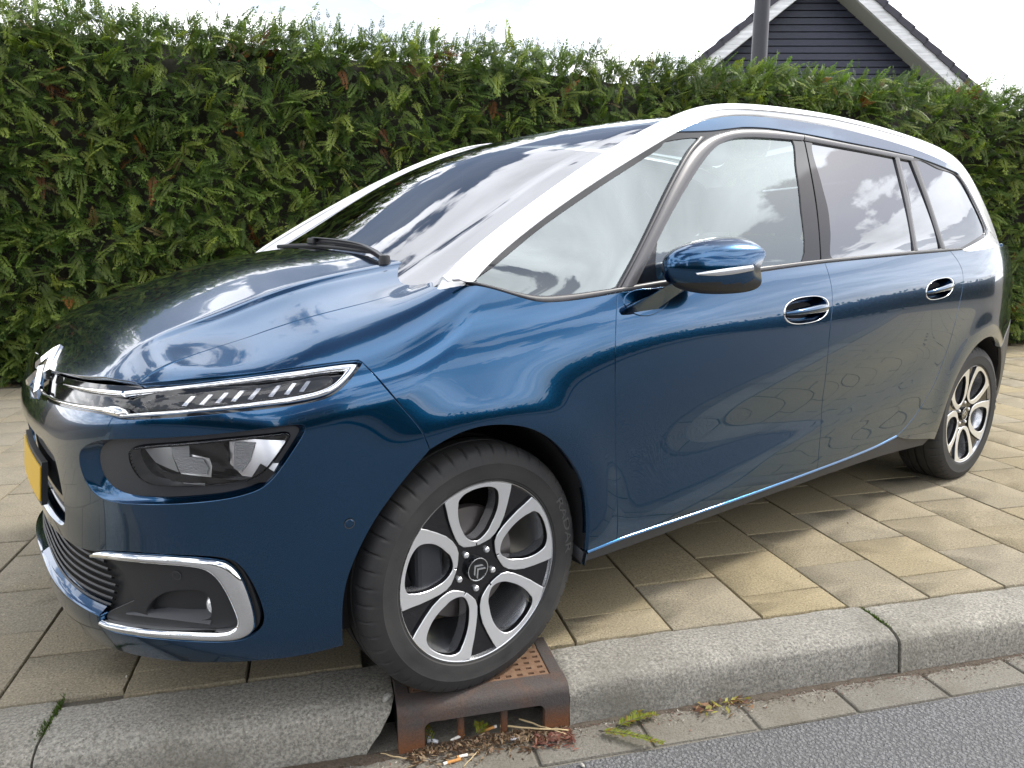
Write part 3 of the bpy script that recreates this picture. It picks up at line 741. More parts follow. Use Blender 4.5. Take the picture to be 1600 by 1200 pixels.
# projections: 2-D metric coordinates -> (start, direction inward)
def pj_S(q): return np.stack([q[:, 0], np.full(len(q), 1.15), q[:, 1]], 1), np.tile([0., -1, 0], (len(q), 1))
def pj_T(q): return np.stack([q[:, 0], q[:, 1], np.full(len(q), 1.85)], 1), np.tile([0., 0, -1], (len(q), 1))
def pj_C(q):
    a = q[:, 0]/.8; d = np.stack([np.cos(a), np.sin(a), 0*a], 1)
    return np.array([.10, 0, 0])+1.15*d+np.stack([0*a, 0*a, q[:, 1]], 1), -d
def pj_R(q):
    a = q[:, 1]/.6; d = np.stack([0*a, np.cos(a), np.sin(a)], 1)
    return np.array([0, .2, .55])+1.1*d+np.stack([q[:, 0], 0*a, 0*a], 1), -d
def pj_B(q):        # tail, from behind
    return np.stack([np.full(len(q), -4.1), q[:, 0], q[:, 1]], 1), np.tile([1., 0, 0], (len(q), 1))
def to2(pj, P):
    P = np.asarray(P, float)
    if pj is pj_S: return P[:, [0, 2]]
    if pj is pj_T: return P[:, [0, 1]]
    if pj is pj_C: return np.stack([np.arctan2(P[:, 1], P[:, 0]-.10)*.8, P[:, 2]], 1)
    if pj is pj_R: return np.stack([P[:, 0], np.arctan2(P[:, 2]-.55, P[:, 1]-.2)*.6], 1)
    if pj is pj_B: return P[:, [1, 2]]
def lift(f, pj, q, it=40):
    """walk inwards along the projection until the surface is met"""
    o, d = pj(np.asarray(q, float)); t = np.zeros(len(q))
    for _ in range(it):
        t = t+np.clip(f(o+t[:, None]*d), -.1, .2)*.75
    return o+t[:, None]*d

OUT = {
 'hood_cut': [(-0.0288, 0.6076, 1.0468), (0.0524, 0.6635, 1.0267), (0.1035, 0.6729, 1.0134), (0.1466, 0.6703, 1.0034), (0.2305, 0.6672, 0.9859), (0.3078, 0.6582, 0.9716), (0.3821, 0.6492, 0.9541), (0.4536, 0.6401, 0.9337), (0.523, 0.6333, 0.917), (0.5939, 0.6427, 0.8999), (0.6613, 0.6518, 0.879), (0.7028, 0.6469, 0.8546)],
 'hood_front': [(0.7056, 0.6478, 0.8517), (0.7422, 0.566, 0.8461), (0.7746, 0.4212, 0.8358), (0.7916, 0.2837, 0.8249), (0.7996, 0.1601, 0.8192)],
 'hood_crease': [(0.6681, 0.5451, 0.9061), (0.5903, 0.5334, 0.937), (0.5262, 0.5325, 0.9557), (0.418, 0.5444, 0.9851), (0.3033, 0.5564, 1.0131), (0.1755, 0.556, 1.0381), (0.0349, 0.5512, 1.0616)],
 'fender_top': [(0.7022, 0.6547, 0.8517), (0.6617, 0.7008, 0.8581), (0.6188, 0.7282, 0.8626), (0.5309, 0.7581, 0.8692), (0.4522, 0.7848, 0.874), (0.3777, 0.8112, 0.8788), (0.3091, 0.8237, 0.8848), (0.2958, 0.8275, 0.884)],
 'fender_cut': [(0.2896, 0.8332, 0.8792), (0.2813, 0.8435, 0.8683), (0.2567, 0.8679, 0.8264), (0.2251, 0.8799, 0.7833), (0.1916, 0.8901, 0.7401), (0.1782, 0.8946, 0.7204), (0.1695, 0.8984, 0.6936), (0.1625, 0.9001, 0.6733)],
 'arch_front': [(0.1625, 0.9001, 0.6733), (0.1205, 0.9048, 0.6914), (0.0756, 0.9091, 0.7064), (0.0241, 0.9134, 0.7116), (-0.0427, 0.9174, 0.707), (-0.1158, 0.92, 0.6858), (-0.1673, 0.9203, 0.6588), (-0.2235, 0.9179, 0.6117), (-0.2732, 0.9133, 0.553), (-0.3055, 0.9094, 0.4976), (-0.3225, 0.9072, 0.4609), (-0.3382, 0.9026, 0.3863), (-0.3399, 0.8951, 0.3142), (-0.3437, 0.8774, 0.2403)],
 'door_cut_a': [(-0.4565, 0.8674, 1.0001), (-0.4277, 0.8889, 0.935), (-0.4149, 0.9032, 0.8631), (-0.4127, 0.9091, 0.7945), (-0.4135, 0.9108, 0.7242), (-0.4237, 0.9069, 0.6198), (-0.4341, 0.9027, 0.5198), (-0.4415, 0.9013, 0.4242), (-0.457, 0.8895, 0.2918)],
 'sill_top': [(-0.3409, 0.8897, 0.2856), (-0.4351, 0.8897, 0.2897), (-0.457, 0.8895, 0.2918), (-0.5558, 0.8876, 0.291), (-0.6977, 0.8871, 0.29), (-0.8492, 0.8879, 0.2907), (-1.0356, 0.8898, 0.2936), (-1.1875, 0.8914, 0.297), (-1.4861, 0.8935, 0.3045), (-1.7393, 0.8942, 0.3128), (-1.9344, 0.8945, 0.3193), (-2.0694, 0.896, 0.3389)],
 'sill_bottom': [(-0.3402, 0.8784, 0.2436), (-0.4506, 0.8757, 0.2396), (-0.7144, 0.8751, 0.2423), (-1.0141, 0.8782, 0.2478), (-1.2817, 0.8825, 0.2571), (-1.7075, 0.883, 0.2578), (-2.0337, 0.8839, 0.2642), (-2.285, 0.8892, 0.2894)],
 'door_cut_b': [(-1.4602, 0.8768, 1.0605), (-1.4713, 0.891, 1.0142), (-1.4816, 0.9014, 0.9632), (-1.4778, 0.9085, 0.9079), (-1.4655, 0.9128, 0.8573), (-1.4564, 0.9151, 0.8086), (-1.4583, 0.9117, 0.694), (-1.4842, 0.8976, 0.5957), (-1.495, 0.8925, 0.5221), (-1.4838, 0.896, 0.4405), (-1.4861, 0.8935, 0.3045)],
 'door_cut_c': [(-2.429, 0.877, 1.0912), (-2.4871, 0.8878, 1.0515), (-2.5269, 0.8964, 1.0099), (-2.5289, 0.9041, 0.9552), (-2.497, 0.9097, 0.8797), (-2.4634, 0.913, 0.7851), (-2.4288, 0.9121, 0.6848), (-2.3844, 0.9096, 0.591), (-2.3022, 0.9048, 0.4796), (-2.2292, 0.8998, 0.4132), (-2.153, 0.8977, 0.3687), (-2.0694, 0.896, 0.3389)],
 'belt': [(0.0457, 0.7665, 1.0568), (-0.0196, 0.7904, 1.0403), (-0.0484, 0.8006, 1.0328), (-0.0899, 0.8156, 1.0209), (-0.1251, 0.8294, 1.0084), (-0.1573, 0.8402, 0.998), (-0.1825, 0.8473, 0.9908), (-0.2134, 0.8531, 0.9859), (-0.269, 0.8584, 0.9855), (-0.3763, 0.8643, 0.9924), (-0.4565, 0.8674, 1.0001), (-0.6331, 0.8745, 1.011), (-0.8062, 0.8779, 1.0225), (-1.0735, 0.8784, 1.0389), (-1.2146, 0.8774, 1.0476), (-1.4602, 0.8768, 1.0605), (-1.8354, 0.8784, 1.0747), (-2.2226, 0.8785, 1.0856), (-2.429, 0.877, 1.0912), (-2.5493, 0.8756, 1.0954)],
 'belt_rear': [(-2.5487, 0.876, 1.094), (-2.578, 0.8777, 1.0883), (-2.7201, 0.8757, 1.0924), (-3.0046, 0.8523, 1.1058)],
 'glass_bottom': [(-0.0381, 0.7909, 1.0428), (-0.0752, 0.8037, 1.0335), (-0.1141, 0.8176, 1.0224), (-0.1547, 0.8305, 1.0119), (-0.1889, 0.8392, 1.0048), (-0.2264, 0.8449, 1.0023), (-0.3177, 0.8531, 1.0045), (-0.4385, 0.8607, 1.0126), (-0.6255, 0.8684, 1.0281), (-0.8113, 0.8728, 1.0401), (-1.0761, 0.873, 1.0558), (-1.3368, 0.8716, 1.0692), (-1.5237, 0.8721, 1.077), (-1.8413, 0.8742, 1.0876), (-2.119, 0.8744, 1.0969), (-2.3995, 0.8728, 1.1047), (-2.8513, 0.8463, 1.1661)],
 'arch_low': [(-0.0196, 0.7904, 1.0403), (-0.0886, 0.7717, 1.0784), (-0.1785, 0.7593, 1.1372), (-0.2869, 0.7565, 1.2009), (-0.4045, 0.7507, 1.2626), (-0.5335, 0.7406, 1.3271), (-0.674, 0.7282, 1.3876), (-0.7524, 0.7179, 1.423), (-0.8603, 0.7021, 1.4683), (-0.9431, 0.6894, 1.4995), (-1.0154, 0.6807, 1.5195), (-1.1075, 0.6713, 1.5399), (-1.1997, 0.6654, 1.5533), (-1.2922, 0.6625, 1.5612), (-1.3854, 0.6622, 1.5645), (-1.5818, 0.6634, 1.5688), (-1.7918, 0.6677, 1.567), (-2.0179, 0.6749, 1.5572), (-2.2664, 0.6828, 1.5413), (-2.5324, 0.6962, 1.512), (-2.6693, 0.7068, 1.4893), (-2.7854, 0.7221, 1.4525), (-2.8105, 0.7341, 1.4244), (-2.8516, 0.7704, 1.341), (-2.8849, 0.8076, 1.2538), (-2.8988, 0.8374, 1.1809), (-2.8703, 0.8479, 1.1589), (-2.5493, 0.8756, 1.0954)],
 'arch_ridge': [(0.0357, 0.7503, 1.0559), (-0.0137, 0.7463, 1.0871), (-0.0917, 0.74, 1.1381), (-0.1999, 0.7312, 1.2017), (-0.315, 0.7218, 1.2643), (-0.438, 0.7118, 1.3311), (-0.5697, 0.7011, 1.3991), (-0.7116, 0.6896, 1.4612), (-0.8651, 0.6772, 1.5226), (-0.947, 0.6705, 1.5485), (-1.033, 0.6635, 1.5696), (-1.121, 0.658, 1.5862), (-1.2098, 0.655, 1.5967), (-1.3957, 0.652, 1.6076), (-1.5941, 0.652, 1.614), (-1.8115, 0.652, 1.6165), (-2.0464, 0.655, 1.6086), (-2.3026, 0.66, 1.5943), (-2.5888, 0.665, 1.5706), (-2.7737, 0.67, 1.5468), (-2.8921, 0.68, 1.5148), (-2.9752, 0.695, 1.4553), (-3.0444, 0.72, 1.3646), (-3.1043, 0.75, 1.2684), (-3.1311, 0.785, 1.1674), (-3.1198, 0.81, 1.1062)],
 'strip_low': [(-0.876, 0.7013, 1.4709), (-1.0628, 0.6963, 1.4872), (-1.1269, 0.6898, 1.5022), (-1.2132, 0.6838, 1.5162), (-1.3636, 0.6798, 1.5284), (-1.5811, 0.6856, 1.5237), (-1.8657, 0.6961, 1.5108), (-2.2358, 0.7015, 1.5027), (-2.3977, 0.7055, 1.4932), (-2.618, 0.7176, 1.4662), (-2.7549, 0.7276, 1.442)],
 'glass_a': [(-0.0466, 0.7898, 1.0456), (-0.1167, 0.7739, 1.0827), (-0.172, 0.7678, 1.1138), (-0.2813, 0.7636, 1.1792), (-0.3979, 0.7584, 1.2409), (-0.5259, 0.7491, 1.3035), (-0.6673, 0.7353, 1.3685), (-0.7779, 0.7206, 1.419), (-0.805, 0.7135, 1.4384), (-0.9757, 0.7085, 1.4584), (-0.8956, 0.7346, 1.3936), (-0.8055, 0.765, 1.3111), (-0.6403, 0.8198, 1.1568), (-0.5212, 0.8505, 1.0555), (-0.4711, 0.8593, 1.0225), (-0.4385, 0.8607, 1.0126), (-0.3177, 0.8531, 1.0045), (-0.2265, 0.8447, 1.0026), (-0.1891, 0.839, 1.0053), (-0.1547, 0.8305, 1.0119), (-0.1145, 0.8171, 1.0232)],
 'glass_b': [(-0.6611, 0.826, 1.146), (-0.731, 0.8024, 1.2108), (-0.8656, 0.7637, 1.3195), (-0.9762, 0.7315, 1.4047), (-1.0125, 0.7214, 1.4295), (-1.0615, 0.7123, 1.4516), (-1.1388, 0.7031, 1.4734), (-1.3426, 0.6968, 1.4918), (-1.4966, 0.6972, 1.4959), (-1.468, 0.7411, 1.3958), (-1.4326, 0.7903, 1.2779), (-1.3373, 0.8713, 1.0703), (-1.0765, 0.8726, 1.0568), (-0.8115, 0.8725, 1.0411), (-0.6255, 0.8684, 1.0281)],
 'glass_c': [(-1.6249, 0.6997, 1.4952), (-1.8751, 0.7057, 1.4903), (-2.2166, 0.7133, 1.4774), (-2.1845, 0.79, 1.3053), (-2.1196, 0.874, 1.0981), (-1.5242, 0.8717, 1.0781), (-1.557, 0.8377, 1.1684), (-1.5859, 0.8039, 1.2527), (-1.5937, 0.7701, 1.3333)],
 'glass_d': [(-2.2537, 0.714, 1.4757), (-2.3502, 0.7166, 1.4697), (-2.3647, 0.776, 1.3378), (-2.3587, 0.8722, 1.1064), (-2.1462, 0.8743, 1.0979), (-2.2316, 0.778, 1.333)],
 'glass_e': [(-2.4112, 0.7147, 1.4734), (-2.607, 0.7238, 1.4527), (-2.78, 0.7357, 1.4229), (-2.8373, 0.7847, 1.3112), (-2.8686, 0.8301, 1.2039), (-2.8639, 0.8399, 1.1807), (-2.8327, 0.8484, 1.1632), (-2.4001, 0.8724, 1.1061), (-2.3923, 0.7939, 1.2983)],
 'frame_out': [(-0.4772, 0.8634, 1.0138), (-0.573, 0.8355, 1.1053), (-0.6467, 0.8132, 1.1731), (-0.8168, 0.7538, 1.3404), (-0.9222, 0.7237, 1.4212), (-1.0042, 0.7056, 1.4658), (-1.1239, 0.6924, 1.4966), (-1.2283, 0.6859, 1.5121), (-1.3608, 0.682, 1.5236), (-1.5788, 0.6873, 1.52)],
 'frame_in': [(-0.5288, 0.8667, 1.0155), (-0.6289, 0.837, 1.1137), (-0.731, 0.8024, 1.2108), (-0.8656, 0.7637, 1.3195), (-0.9762, 0.7315, 1.4047), (-1.0615, 0.7123, 1.4516), (-1.1388, 0.7031, 1.4734), (-1.2305, 0.6991, 1.484), (-1.3426, 0.6968, 1.4918), (-1.5603, 0.6982, 1.4962)],
 'framec_out': [(-1.5788, 0.6873, 1.52), (-1.8631, 0.6979, 1.5069), (-2.2325, 0.7035, 1.4984), (-2.3842, 0.7066, 1.491)],
 'framec_in': [(-1.5687, 0.698, 1.4968), (-1.851, 0.7062, 1.4886), (-2.2156, 0.714, 1.476), (-2.3563, 0.7164, 1.47)],
 'frame_a_out': [(-0.4513, 0.8651, 1.0045), (-0.527, 0.8441, 1.0727), (-0.6241, 0.8146, 1.1658), (-0.7911, 0.7563, 1.3315), (-0.9042, 0.7206, 1.4279), (-0.9685, 0.7064, 1.4629)],
 'frame_a_in': [(-0.4772, 0.8634, 1.0138), (-0.5553, 0.8409, 1.088), (-0.6467, 0.8132, 1.1731), (-0.8168, 0.7538, 1.3404), (-0.9222, 0.7237, 1.4212), (-1.0042, 0.7056, 1.4658)],
 'pillar_gap': [(-1.5796, 0.6867, 1.5212), (-1.5599, 0.7234, 1.4402), (-1.5443, 0.7603, 1.3541), (-1.5208, 0.7966, 1.267), (-1.4985, 0.8258, 1.1949), (-1.4513, 0.8712, 1.0759)],
 'bar_l': [(-2.2166, 0.7133, 1.4774), (-2.1845, 0.79, 1.3053), (-2.1196, 0.874, 1.0981)],
 'bar_r': [(-2.2548, 0.7134, 1.4772), (-2.2274, 0.7838, 1.3197), (-2.1515, 0.8743, 1.0978)],
 'bar2_l': [(-2.3502, 0.7166, 1.4697), (-2.3647, 0.776, 1.3378), (-2.358, 0.8726, 1.1051)],
 'bar2_r': [(-2.405, 0.7149, 1.473), (-2.3983, 0.7938, 1.2985), (-2.3995, 0.8728, 1.1047)],
 'bump_top': [(0.8391, 0.1293, 0.7535), (0.825, 0.3314, 0.7677), (0.8089, 0.4495, 0.7786), (0.7936, 0.5232, 0.785), (0.7641, 0.6092, 0.7899), (0.7534, 0.6356, 0.7866), (0.7468, 0.6502, 0.783), (0.7339, 0.6712, 0.7845), (0.6853, 0.7277, 0.7916), (0.6339, 0.7666, 0.7955), (0.5795, 0.7957, 0.7998), (0.5223, 0.8182, 0.8033), (0.4622, 0.8367, 0.8044), (0.4243, 0.8457, 0.8083), (0.3982, 0.8509, 0.8105), (0.3774, 0.8529, 0.8165), (0.3553, 0.8533, 0.8262), (0.3216, 0.8468, 0.852), (0.2944, 0.8363, 0.8744)],
 'arch_bump': [(0.1625, 0.9001, 0.6733), (0.2053, 0.8944, 0.6345), (0.2486, 0.8875, 0.5888), (0.3015, 0.8776, 0.5241), (0.3361, 0.8703, 0.467), (0.3646, 0.8612, 0.3863), (0.3733, 0.8572, 0.3582), (0.3673, 0.8377, 0.2298)],
 'ring_out': [(0.8121, 0.5141, 0.681), (0.8094, 0.5238, 0.6971), (0.8012, 0.5472, 0.7151), (0.784, 0.5886, 0.7332), (0.7562, 0.6422, 0.7423), (0.7134, 0.7022, 0.7489), (0.6109, 0.7848, 0.7572), (0.5277, 0.8265, 0.7634), (0.48, 0.8421, 0.7673), (0.4401, 0.8521, 0.77), (0.428, 0.8556, 0.7634), (0.4343, 0.8554, 0.7478), (0.4591, 0.8502, 0.7136), (0.4854, 0.8413, 0.6734), (0.5041, 0.8329, 0.6499), (0.5221, 0.8235, 0.6316), (0.5622, 0.8013, 0.6144), (0.6436, 0.7468, 0.6068), (0.7194, 0.6663, 0.5973), (0.7627, 0.5984, 0.59), (0.7861, 0.5548, 0.5926), (0.8019, 0.5254, 0.6139), (0.8094, 0.5149, 0.6475)],
 'ring_in': [(0.7947, 0.5596, 0.6887), (0.791, 0.571, 0.7075), (0.7839, 0.5882, 0.7213), (0.7659, 0.6247, 0.734), (0.7425, 0.6637, 0.74), (0.7137, 0.7016, 0.7448), (0.6111, 0.7845, 0.7525), (0.5282, 0.8268, 0.7582), (0.4806, 0.8428, 0.7614), (0.4458, 0.8517, 0.7633), (0.4387, 0.8539, 0.7578), (0.4461, 0.8531, 0.7437), (0.4691, 0.8475, 0.712), (0.4886, 0.8406, 0.6835), (0.5061, 0.8326, 0.6586), (0.5252, 0.8226, 0.6403), (0.5618, 0.8026, 0.6259), (0.6433, 0.7487, 0.617), (0.7191, 0.6694, 0.608), (0.7576, 0.6106, 0.6024), (0.7787, 0.5761, 0.6158), (0.789, 0.5606, 0.6366), (0.7943, 0.5546, 0.6604)],
 'lamp': [(0.7454, 0.6564, 0.7191), (0.7365, 0.6707, 0.7277), (0.6642, 0.7474, 0.7379), (0.557, 0.8138, 0.7466), (0.4936, 0.8399, 0.7513), (0.4593, 0.8495, 0.7526), (0.4573, 0.8504, 0.7463), (0.4775, 0.8451, 0.7156), (0.5029, 0.8351, 0.6807), (0.5176, 0.8278, 0.6624), (0.5328, 0.8198, 0.6522), (0.5612, 0.8045, 0.6436), (0.6425, 0.7527, 0.6394), (0.7036, 0.6949, 0.6356), (0.7209, 0.6746, 0.6406), (0.7338, 0.6605, 0.6561), (0.7407, 0.6544, 0.6739), (0.7464, 0.6509, 0.6975)],
 'intake_l': [(0.8559, 0.28, 0.6781), (0.8454, 0.3678, 0.6932), (0.8405, 0.4051, 0.6826), (0.8391, 0.3994, 0.5903), (0.8359, 0.3736, 0.4887), (0.8391, 0.349, 0.4672), (0.8478, 0.2863, 0.454), (0.8553, 0.1986, 0.4481), (0.856, 0.0043, 0.419)],
 'intake_top': [(0.8632, -0.115, 0.6789), (0.8632, 0.0526, 0.6841), (0.8609, 0.1813, 0.6811), (0.8559, 0.28, 0.6781)],
 'fog_hole_in': [(0.8555, 0.1706, 0.4308), (0.8555, 0.1875, 0.3932), (0.8535, 0.2644, 0.3597), (0.8372, 0.3716, 0.3273), (0.817, 0.4393, 0.303), (0.8032, 0.4728, 0.2918), (0.8017, 0.4706, 0.263), (0.792, 0.4891, 0.2566), (0.7719, 0.5285, 0.2595), (0.6944, 0.6414, 0.2699), (0.6434, 0.6961, 0.271), (0.593, 0.7402, 0.2721), (0.566, 0.7615, 0.277), (0.543, 0.7795, 0.2911), (0.5298, 0.7903, 0.3128), (0.5258, 0.7943, 0.3315), (0.5306, 0.7942, 0.3647), (0.5389, 0.7921, 0.3963), (0.5505, 0.7882, 0.4308), (0.5632, 0.7829, 0.4573), (0.5751, 0.7768, 0.4715), (0.5882, 0.7688, 0.4781), (0.6045, 0.758, 0.483), (0.647, 0.7235, 0.4866), (0.7226, 0.6326, 0.4821), (0.7891, 0.5118, 0.4645), (0.8048, 0.47, 0.4487), (0.8234, 0.4093, 0.4373), (0.8373, 0.3503, 0.4464), (0.8531, 0.2206, 0.4376), (0.8568, 0.0221, 0.4281)],
 'chrome_out': [(0.8053, 0.4666, 0.4384), (0.7991, 0.4852, 0.451), (0.7894, 0.5099, 0.4585), (0.7572, 0.5753, 0.4698), (0.7228, 0.631, 0.4757), (0.686, 0.6811, 0.4806), (0.6472, 0.7226, 0.4812), (0.6079, 0.7548, 0.4777), (0.5917, 0.7657, 0.4714), (0.5778, 0.7736, 0.458), (0.5672, 0.7786, 0.4393), (0.5599, 0.7813, 0.4191), (0.5517, 0.7834, 0.3878), (0.5458, 0.784, 0.3562), (0.5426, 0.7836, 0.3293), (0.5431, 0.7816, 0.3104), (0.5486, 0.7766, 0.297), (0.5602, 0.7672, 0.2869), (0.575, 0.7556, 0.2805), (0.593, 0.7413, 0.2772), (0.6433, 0.6974, 0.2769), (0.6943, 0.6424, 0.2741), (0.7525, 0.5625, 0.2658), (0.7939, 0.4866, 0.2602), (0.8015, 0.473, 0.2688)],
 'chrome_in': [(0.8037, 0.47, 0.4329), (0.797, 0.4878, 0.4367), (0.7873, 0.5113, 0.4416), (0.7581, 0.57, 0.4494), (0.7236, 0.6261, 0.4549), (0.6868, 0.6765, 0.4587), (0.6479, 0.7189, 0.4597), (0.6291, 0.7352, 0.4553), (0.6156, 0.7449, 0.4434), (0.6053, 0.7506, 0.425), (0.5971, 0.7545, 0.4064), (0.59, 0.7572, 0.3859), (0.5829, 0.7591, 0.3606), (0.5768, 0.7609, 0.3383), (0.5744, 0.7612, 0.324), (0.577, 0.7584, 0.3146), (0.5834, 0.7529, 0.3074), (0.5913, 0.7463, 0.3026), (0.6046, 0.7352, 0.2999), (0.621, 0.7211, 0.2992), (0.6533, 0.6904, 0.2979), (0.706, 0.6307, 0.293), (0.7629, 0.5492, 0.2839), (0.7942, 0.4911, 0.2791), (0.799, 0.4812, 0.2812)],
 'fog_panel': [(0.8238, 0.4067, 0.4301), (0.805, 0.4683, 0.4435), (0.7229, 0.6302, 0.4725), (0.6473, 0.7222, 0.4789), (0.6047, 0.7569, 0.4754), (0.5765, 0.7751, 0.464), (0.5595, 0.7827, 0.4313), (0.5432, 0.7865, 0.3655), (0.5374, 0.7869, 0.3291), (0.5405, 0.7825, 0.3023), (0.5591, 0.768, 0.2868), (0.593, 0.7416, 0.2789), (0.6942, 0.643, 0.2767), (0.7717, 0.5312, 0.267), (0.7985, 0.4796, 0.2691), (0.8011, 0.4777, 0.2948), (0.7757, 0.528, 0.3175), (0.7499, 0.5714, 0.343), (0.7506, 0.5718, 0.365), (0.7577, 0.5631, 0.3974), (0.7688, 0.547, 0.4281), (0.7877, 0.5094, 0.4349)],
 'fog_recess': [(0.7062, 0.6408, 0.3942), (0.6469, 0.71, 0.3933), (0.6353, 0.7209, 0.3927), (0.627, 0.7269, 0.3836), (0.6242, 0.7265, 0.3661), (0.6217, 0.7247, 0.339), (0.6246, 0.72, 0.3197), (0.6354, 0.7097, 0.3173), (0.7154, 0.6196, 0.309), (0.744, 0.5799, 0.3106), (0.7289, 0.6027, 0.3401)],
 'mesh': [(0.8558, -0.0071, 0.41), (0.8532, 0.2148, 0.4307), (0.8376, 0.3475, 0.4406), (0.8237, 0.4074, 0.4319), (0.7876, 0.5099, 0.4366), (0.7687, 0.5474, 0.4297), (0.7577, 0.5631, 0.3974), (0.7499, 0.5714, 0.343), (0.7757, 0.528, 0.3175), (0.8012, 0.4774, 0.2931), (0.8168, 0.4396, 0.3047), (0.837, 0.3717, 0.329), (0.8533, 0.2642, 0.3613), (0.8559, 0.1781, 0.3936)],
 'drl_out': [(0.7272, 0.6334, 0.8359), (0.6749, 0.7016, 0.8478), (0.5943, 0.7516, 0.8553), (0.4747, 0.7883, 0.8633), (0.3806, 0.8171, 0.8723), (0.3327, 0.8254, 0.8775), (0.3033, 0.8301, 0.8794), (0.2993, 0.834, 0.876), (0.3086, 0.8398, 0.8664), (0.3294, 0.8472, 0.8487), (0.3561, 0.852, 0.8289), (0.3767, 0.8519, 0.8197), (0.3987, 0.8493, 0.8145), (0.4615, 0.8353, 0.8081), (0.5216, 0.8168, 0.8069), (0.6335, 0.7661, 0.7987), (0.7336, 0.6706, 0.787), (0.7456, 0.6513, 0.7851)],
 'drl_in': [(0.7295, 0.6424, 0.8276), (0.6772, 0.7089, 0.8394), (0.597, 0.7592, 0.8469), (0.4783, 0.7967, 0.8547), (0.3841, 0.8243, 0.8633), (0.3504, 0.8305, 0.8668), (0.3341, 0.8337, 0.8676), (0.3308, 0.836, 0.8655), (0.3373, 0.8398, 0.8583), (0.3496, 0.8431, 0.849), (0.3673, 0.8457, 0.8376), (0.382, 0.8455, 0.8317), (0.4011, 0.8431, 0.8275), (0.4628, 0.8297, 0.8188), (0.5231, 0.8116, 0.8162), (0.6343, 0.7626, 0.808), (0.7324, 0.6682, 0.7958), (0.7417, 0.6535, 0.7936)],
 'strip1_a': [(0.8014, 0.3088, 0.8098), (0.7913, 0.3896, 0.8174), (0.7808, 0.4575, 0.8232), (0.7578, 0.556, 0.8312), (0.7288, 0.6293, 0.8361)],
 'strip1_b': [(0.8021, 0.3138, 0.8084), (0.7935, 0.4038, 0.8126), (0.7844, 0.4776, 0.8147), (0.761, 0.5706, 0.8209), (0.7315, 0.6396, 0.8267)],
 'strip2_a': [(0.8367, 0.1106, 0.7592), (0.8302, 0.2315, 0.7665), (0.8227, 0.3162, 0.7739), (0.8064, 0.4357, 0.7867), (0.7829, 0.5415, 0.798), (0.7618, 0.6018, 0.8018)],
 'strip2_b': [(0.8376, 0.1175, 0.7571), (0.8318, 0.2433, 0.7624), (0.825, 0.3314, 0.7677), (0.8089, 0.4495, 0.7786), (0.7852, 0.5511, 0.7875), (0.7641, 0.6092, 0.7899)],
 'jog': [(0.7619, 0.6022, 0.8012), (0.754, 0.6149, 0.8072), (0.7426, 0.6392, 0.8086), (0.7287, 0.6706, 0.8017), (0.7326, 0.6686, 0.7945), (0.7419, 0.6539, 0.7924), (0.7466, 0.6499, 0.7843), (0.7534, 0.6356, 0.7866), (0.7641, 0.6092, 0.7899)],
 'drl_lens': [(0.7239, 0.6771, 0.8035), (0.7086, 0.6901, 0.8171), (0.689, 0.7045, 0.8302), (0.6583, 0.7303, 0.8353), (0.5985, 0.7631, 0.8417), (0.48, 0.8007, 0.8501), (0.3898, 0.8269, 0.8581), (0.3562, 0.8332, 0.8615), (0.3615, 0.8376, 0.8537), (0.3754, 0.8415, 0.8421), (0.3901, 0.8416, 0.8355), (0.4259, 0.8355, 0.8294), (0.4699, 0.8243, 0.8242), (0.5184, 0.8102, 0.8214), (0.5765, 0.7898, 0.8176), (0.6315, 0.7625, 0.8129)],
 'grill_fill': [(0.703, 0.6477, 0.8541), (0.6179, 0.7254, 0.8647), (0.4511, 0.7822, 0.8763), (0.3006, 0.8249, 0.8856), (0.2896, 0.8332, 0.8792), (0.3045, 0.8435, 0.8623), (0.3532, 0.8548, 0.8234), (0.3987, 0.8516, 0.808), (0.4627, 0.8375, 0.8019), (0.5227, 0.8191, 0.8008), (0.6342, 0.767, 0.793), (0.7342, 0.6716, 0.782), (0.7538, 0.6364, 0.7841), (0.7941, 0.5254, 0.7826), (0.8257, 0.3361, 0.7656), (0.8399, 0.1358, 0.7514), (0.8188, 0.0771, 0.7928), (0.801, 0.1078, 0.8186), (0.7905, 0.2761, 0.8268), (0.7736, 0.415, 0.8377), (0.7414, 0.5622, 0.8482)],
 'sensor': [(0.3529, 0.87, 0.5325), (0.6788, 0.6811, 0.4271)],
 'handle_f': [(-1.3151, 0.908, 0.906), (-1.1857, 0.9068, 0.9113), (-1.4517, 0.907, 0.9204), (-1.3265, 0.9018, 0.9525), (-1.3066, 0.912, 0.8625)],
 'handle_r': [(-2.2958, 0.9063, 0.9425), (-2.1757, 0.9066, 0.9421), (-2.4251, 0.9036, 0.9643), (-2.3028, 0.9018, 0.9816), (-2.2868, 0.9098, 0.8981)],
 'mirror_foot': [(-0.4563, 0.8756, 0.979), (-0.4868, 0.869, 1.0015), (-0.5652, 0.8714, 1.009), (-0.6384, 0.8774, 1.0028), (-0.6585, 0.8846, 0.9823), (-0.6249, 0.8917, 0.9535), (-0.5692, 0.8951, 0.9336), (-0.5195, 0.8934, 0.933), (-0.4802, 0.8872, 0.949)],
 'front_fender_sensor': [(0.3529, 0.87, 0.5325)],
 'wiper_blade': [(-0.0015, -0.4192, 1.1028), (0.0204, -0.1052, 1.112), (0.0273, 0.1604, 1.1062), (0.022, 0.3542, 1.0962)],
 'wiper_arm': [(0.0124, -0.0333, 1.1178), (0.0154, 0.1807, 1.1121), (0.0158, 0.3381, 1.1012), (0.0259, 0.4083, 1.0884), (0.039, 0.4954, 1.07)],
 'wiper_blade2': [(0.0511, -0.0858, 1.0949), (0.0563, 0.1304, 1.0907), (0.0548, 0.3095, 1.0813)],
}
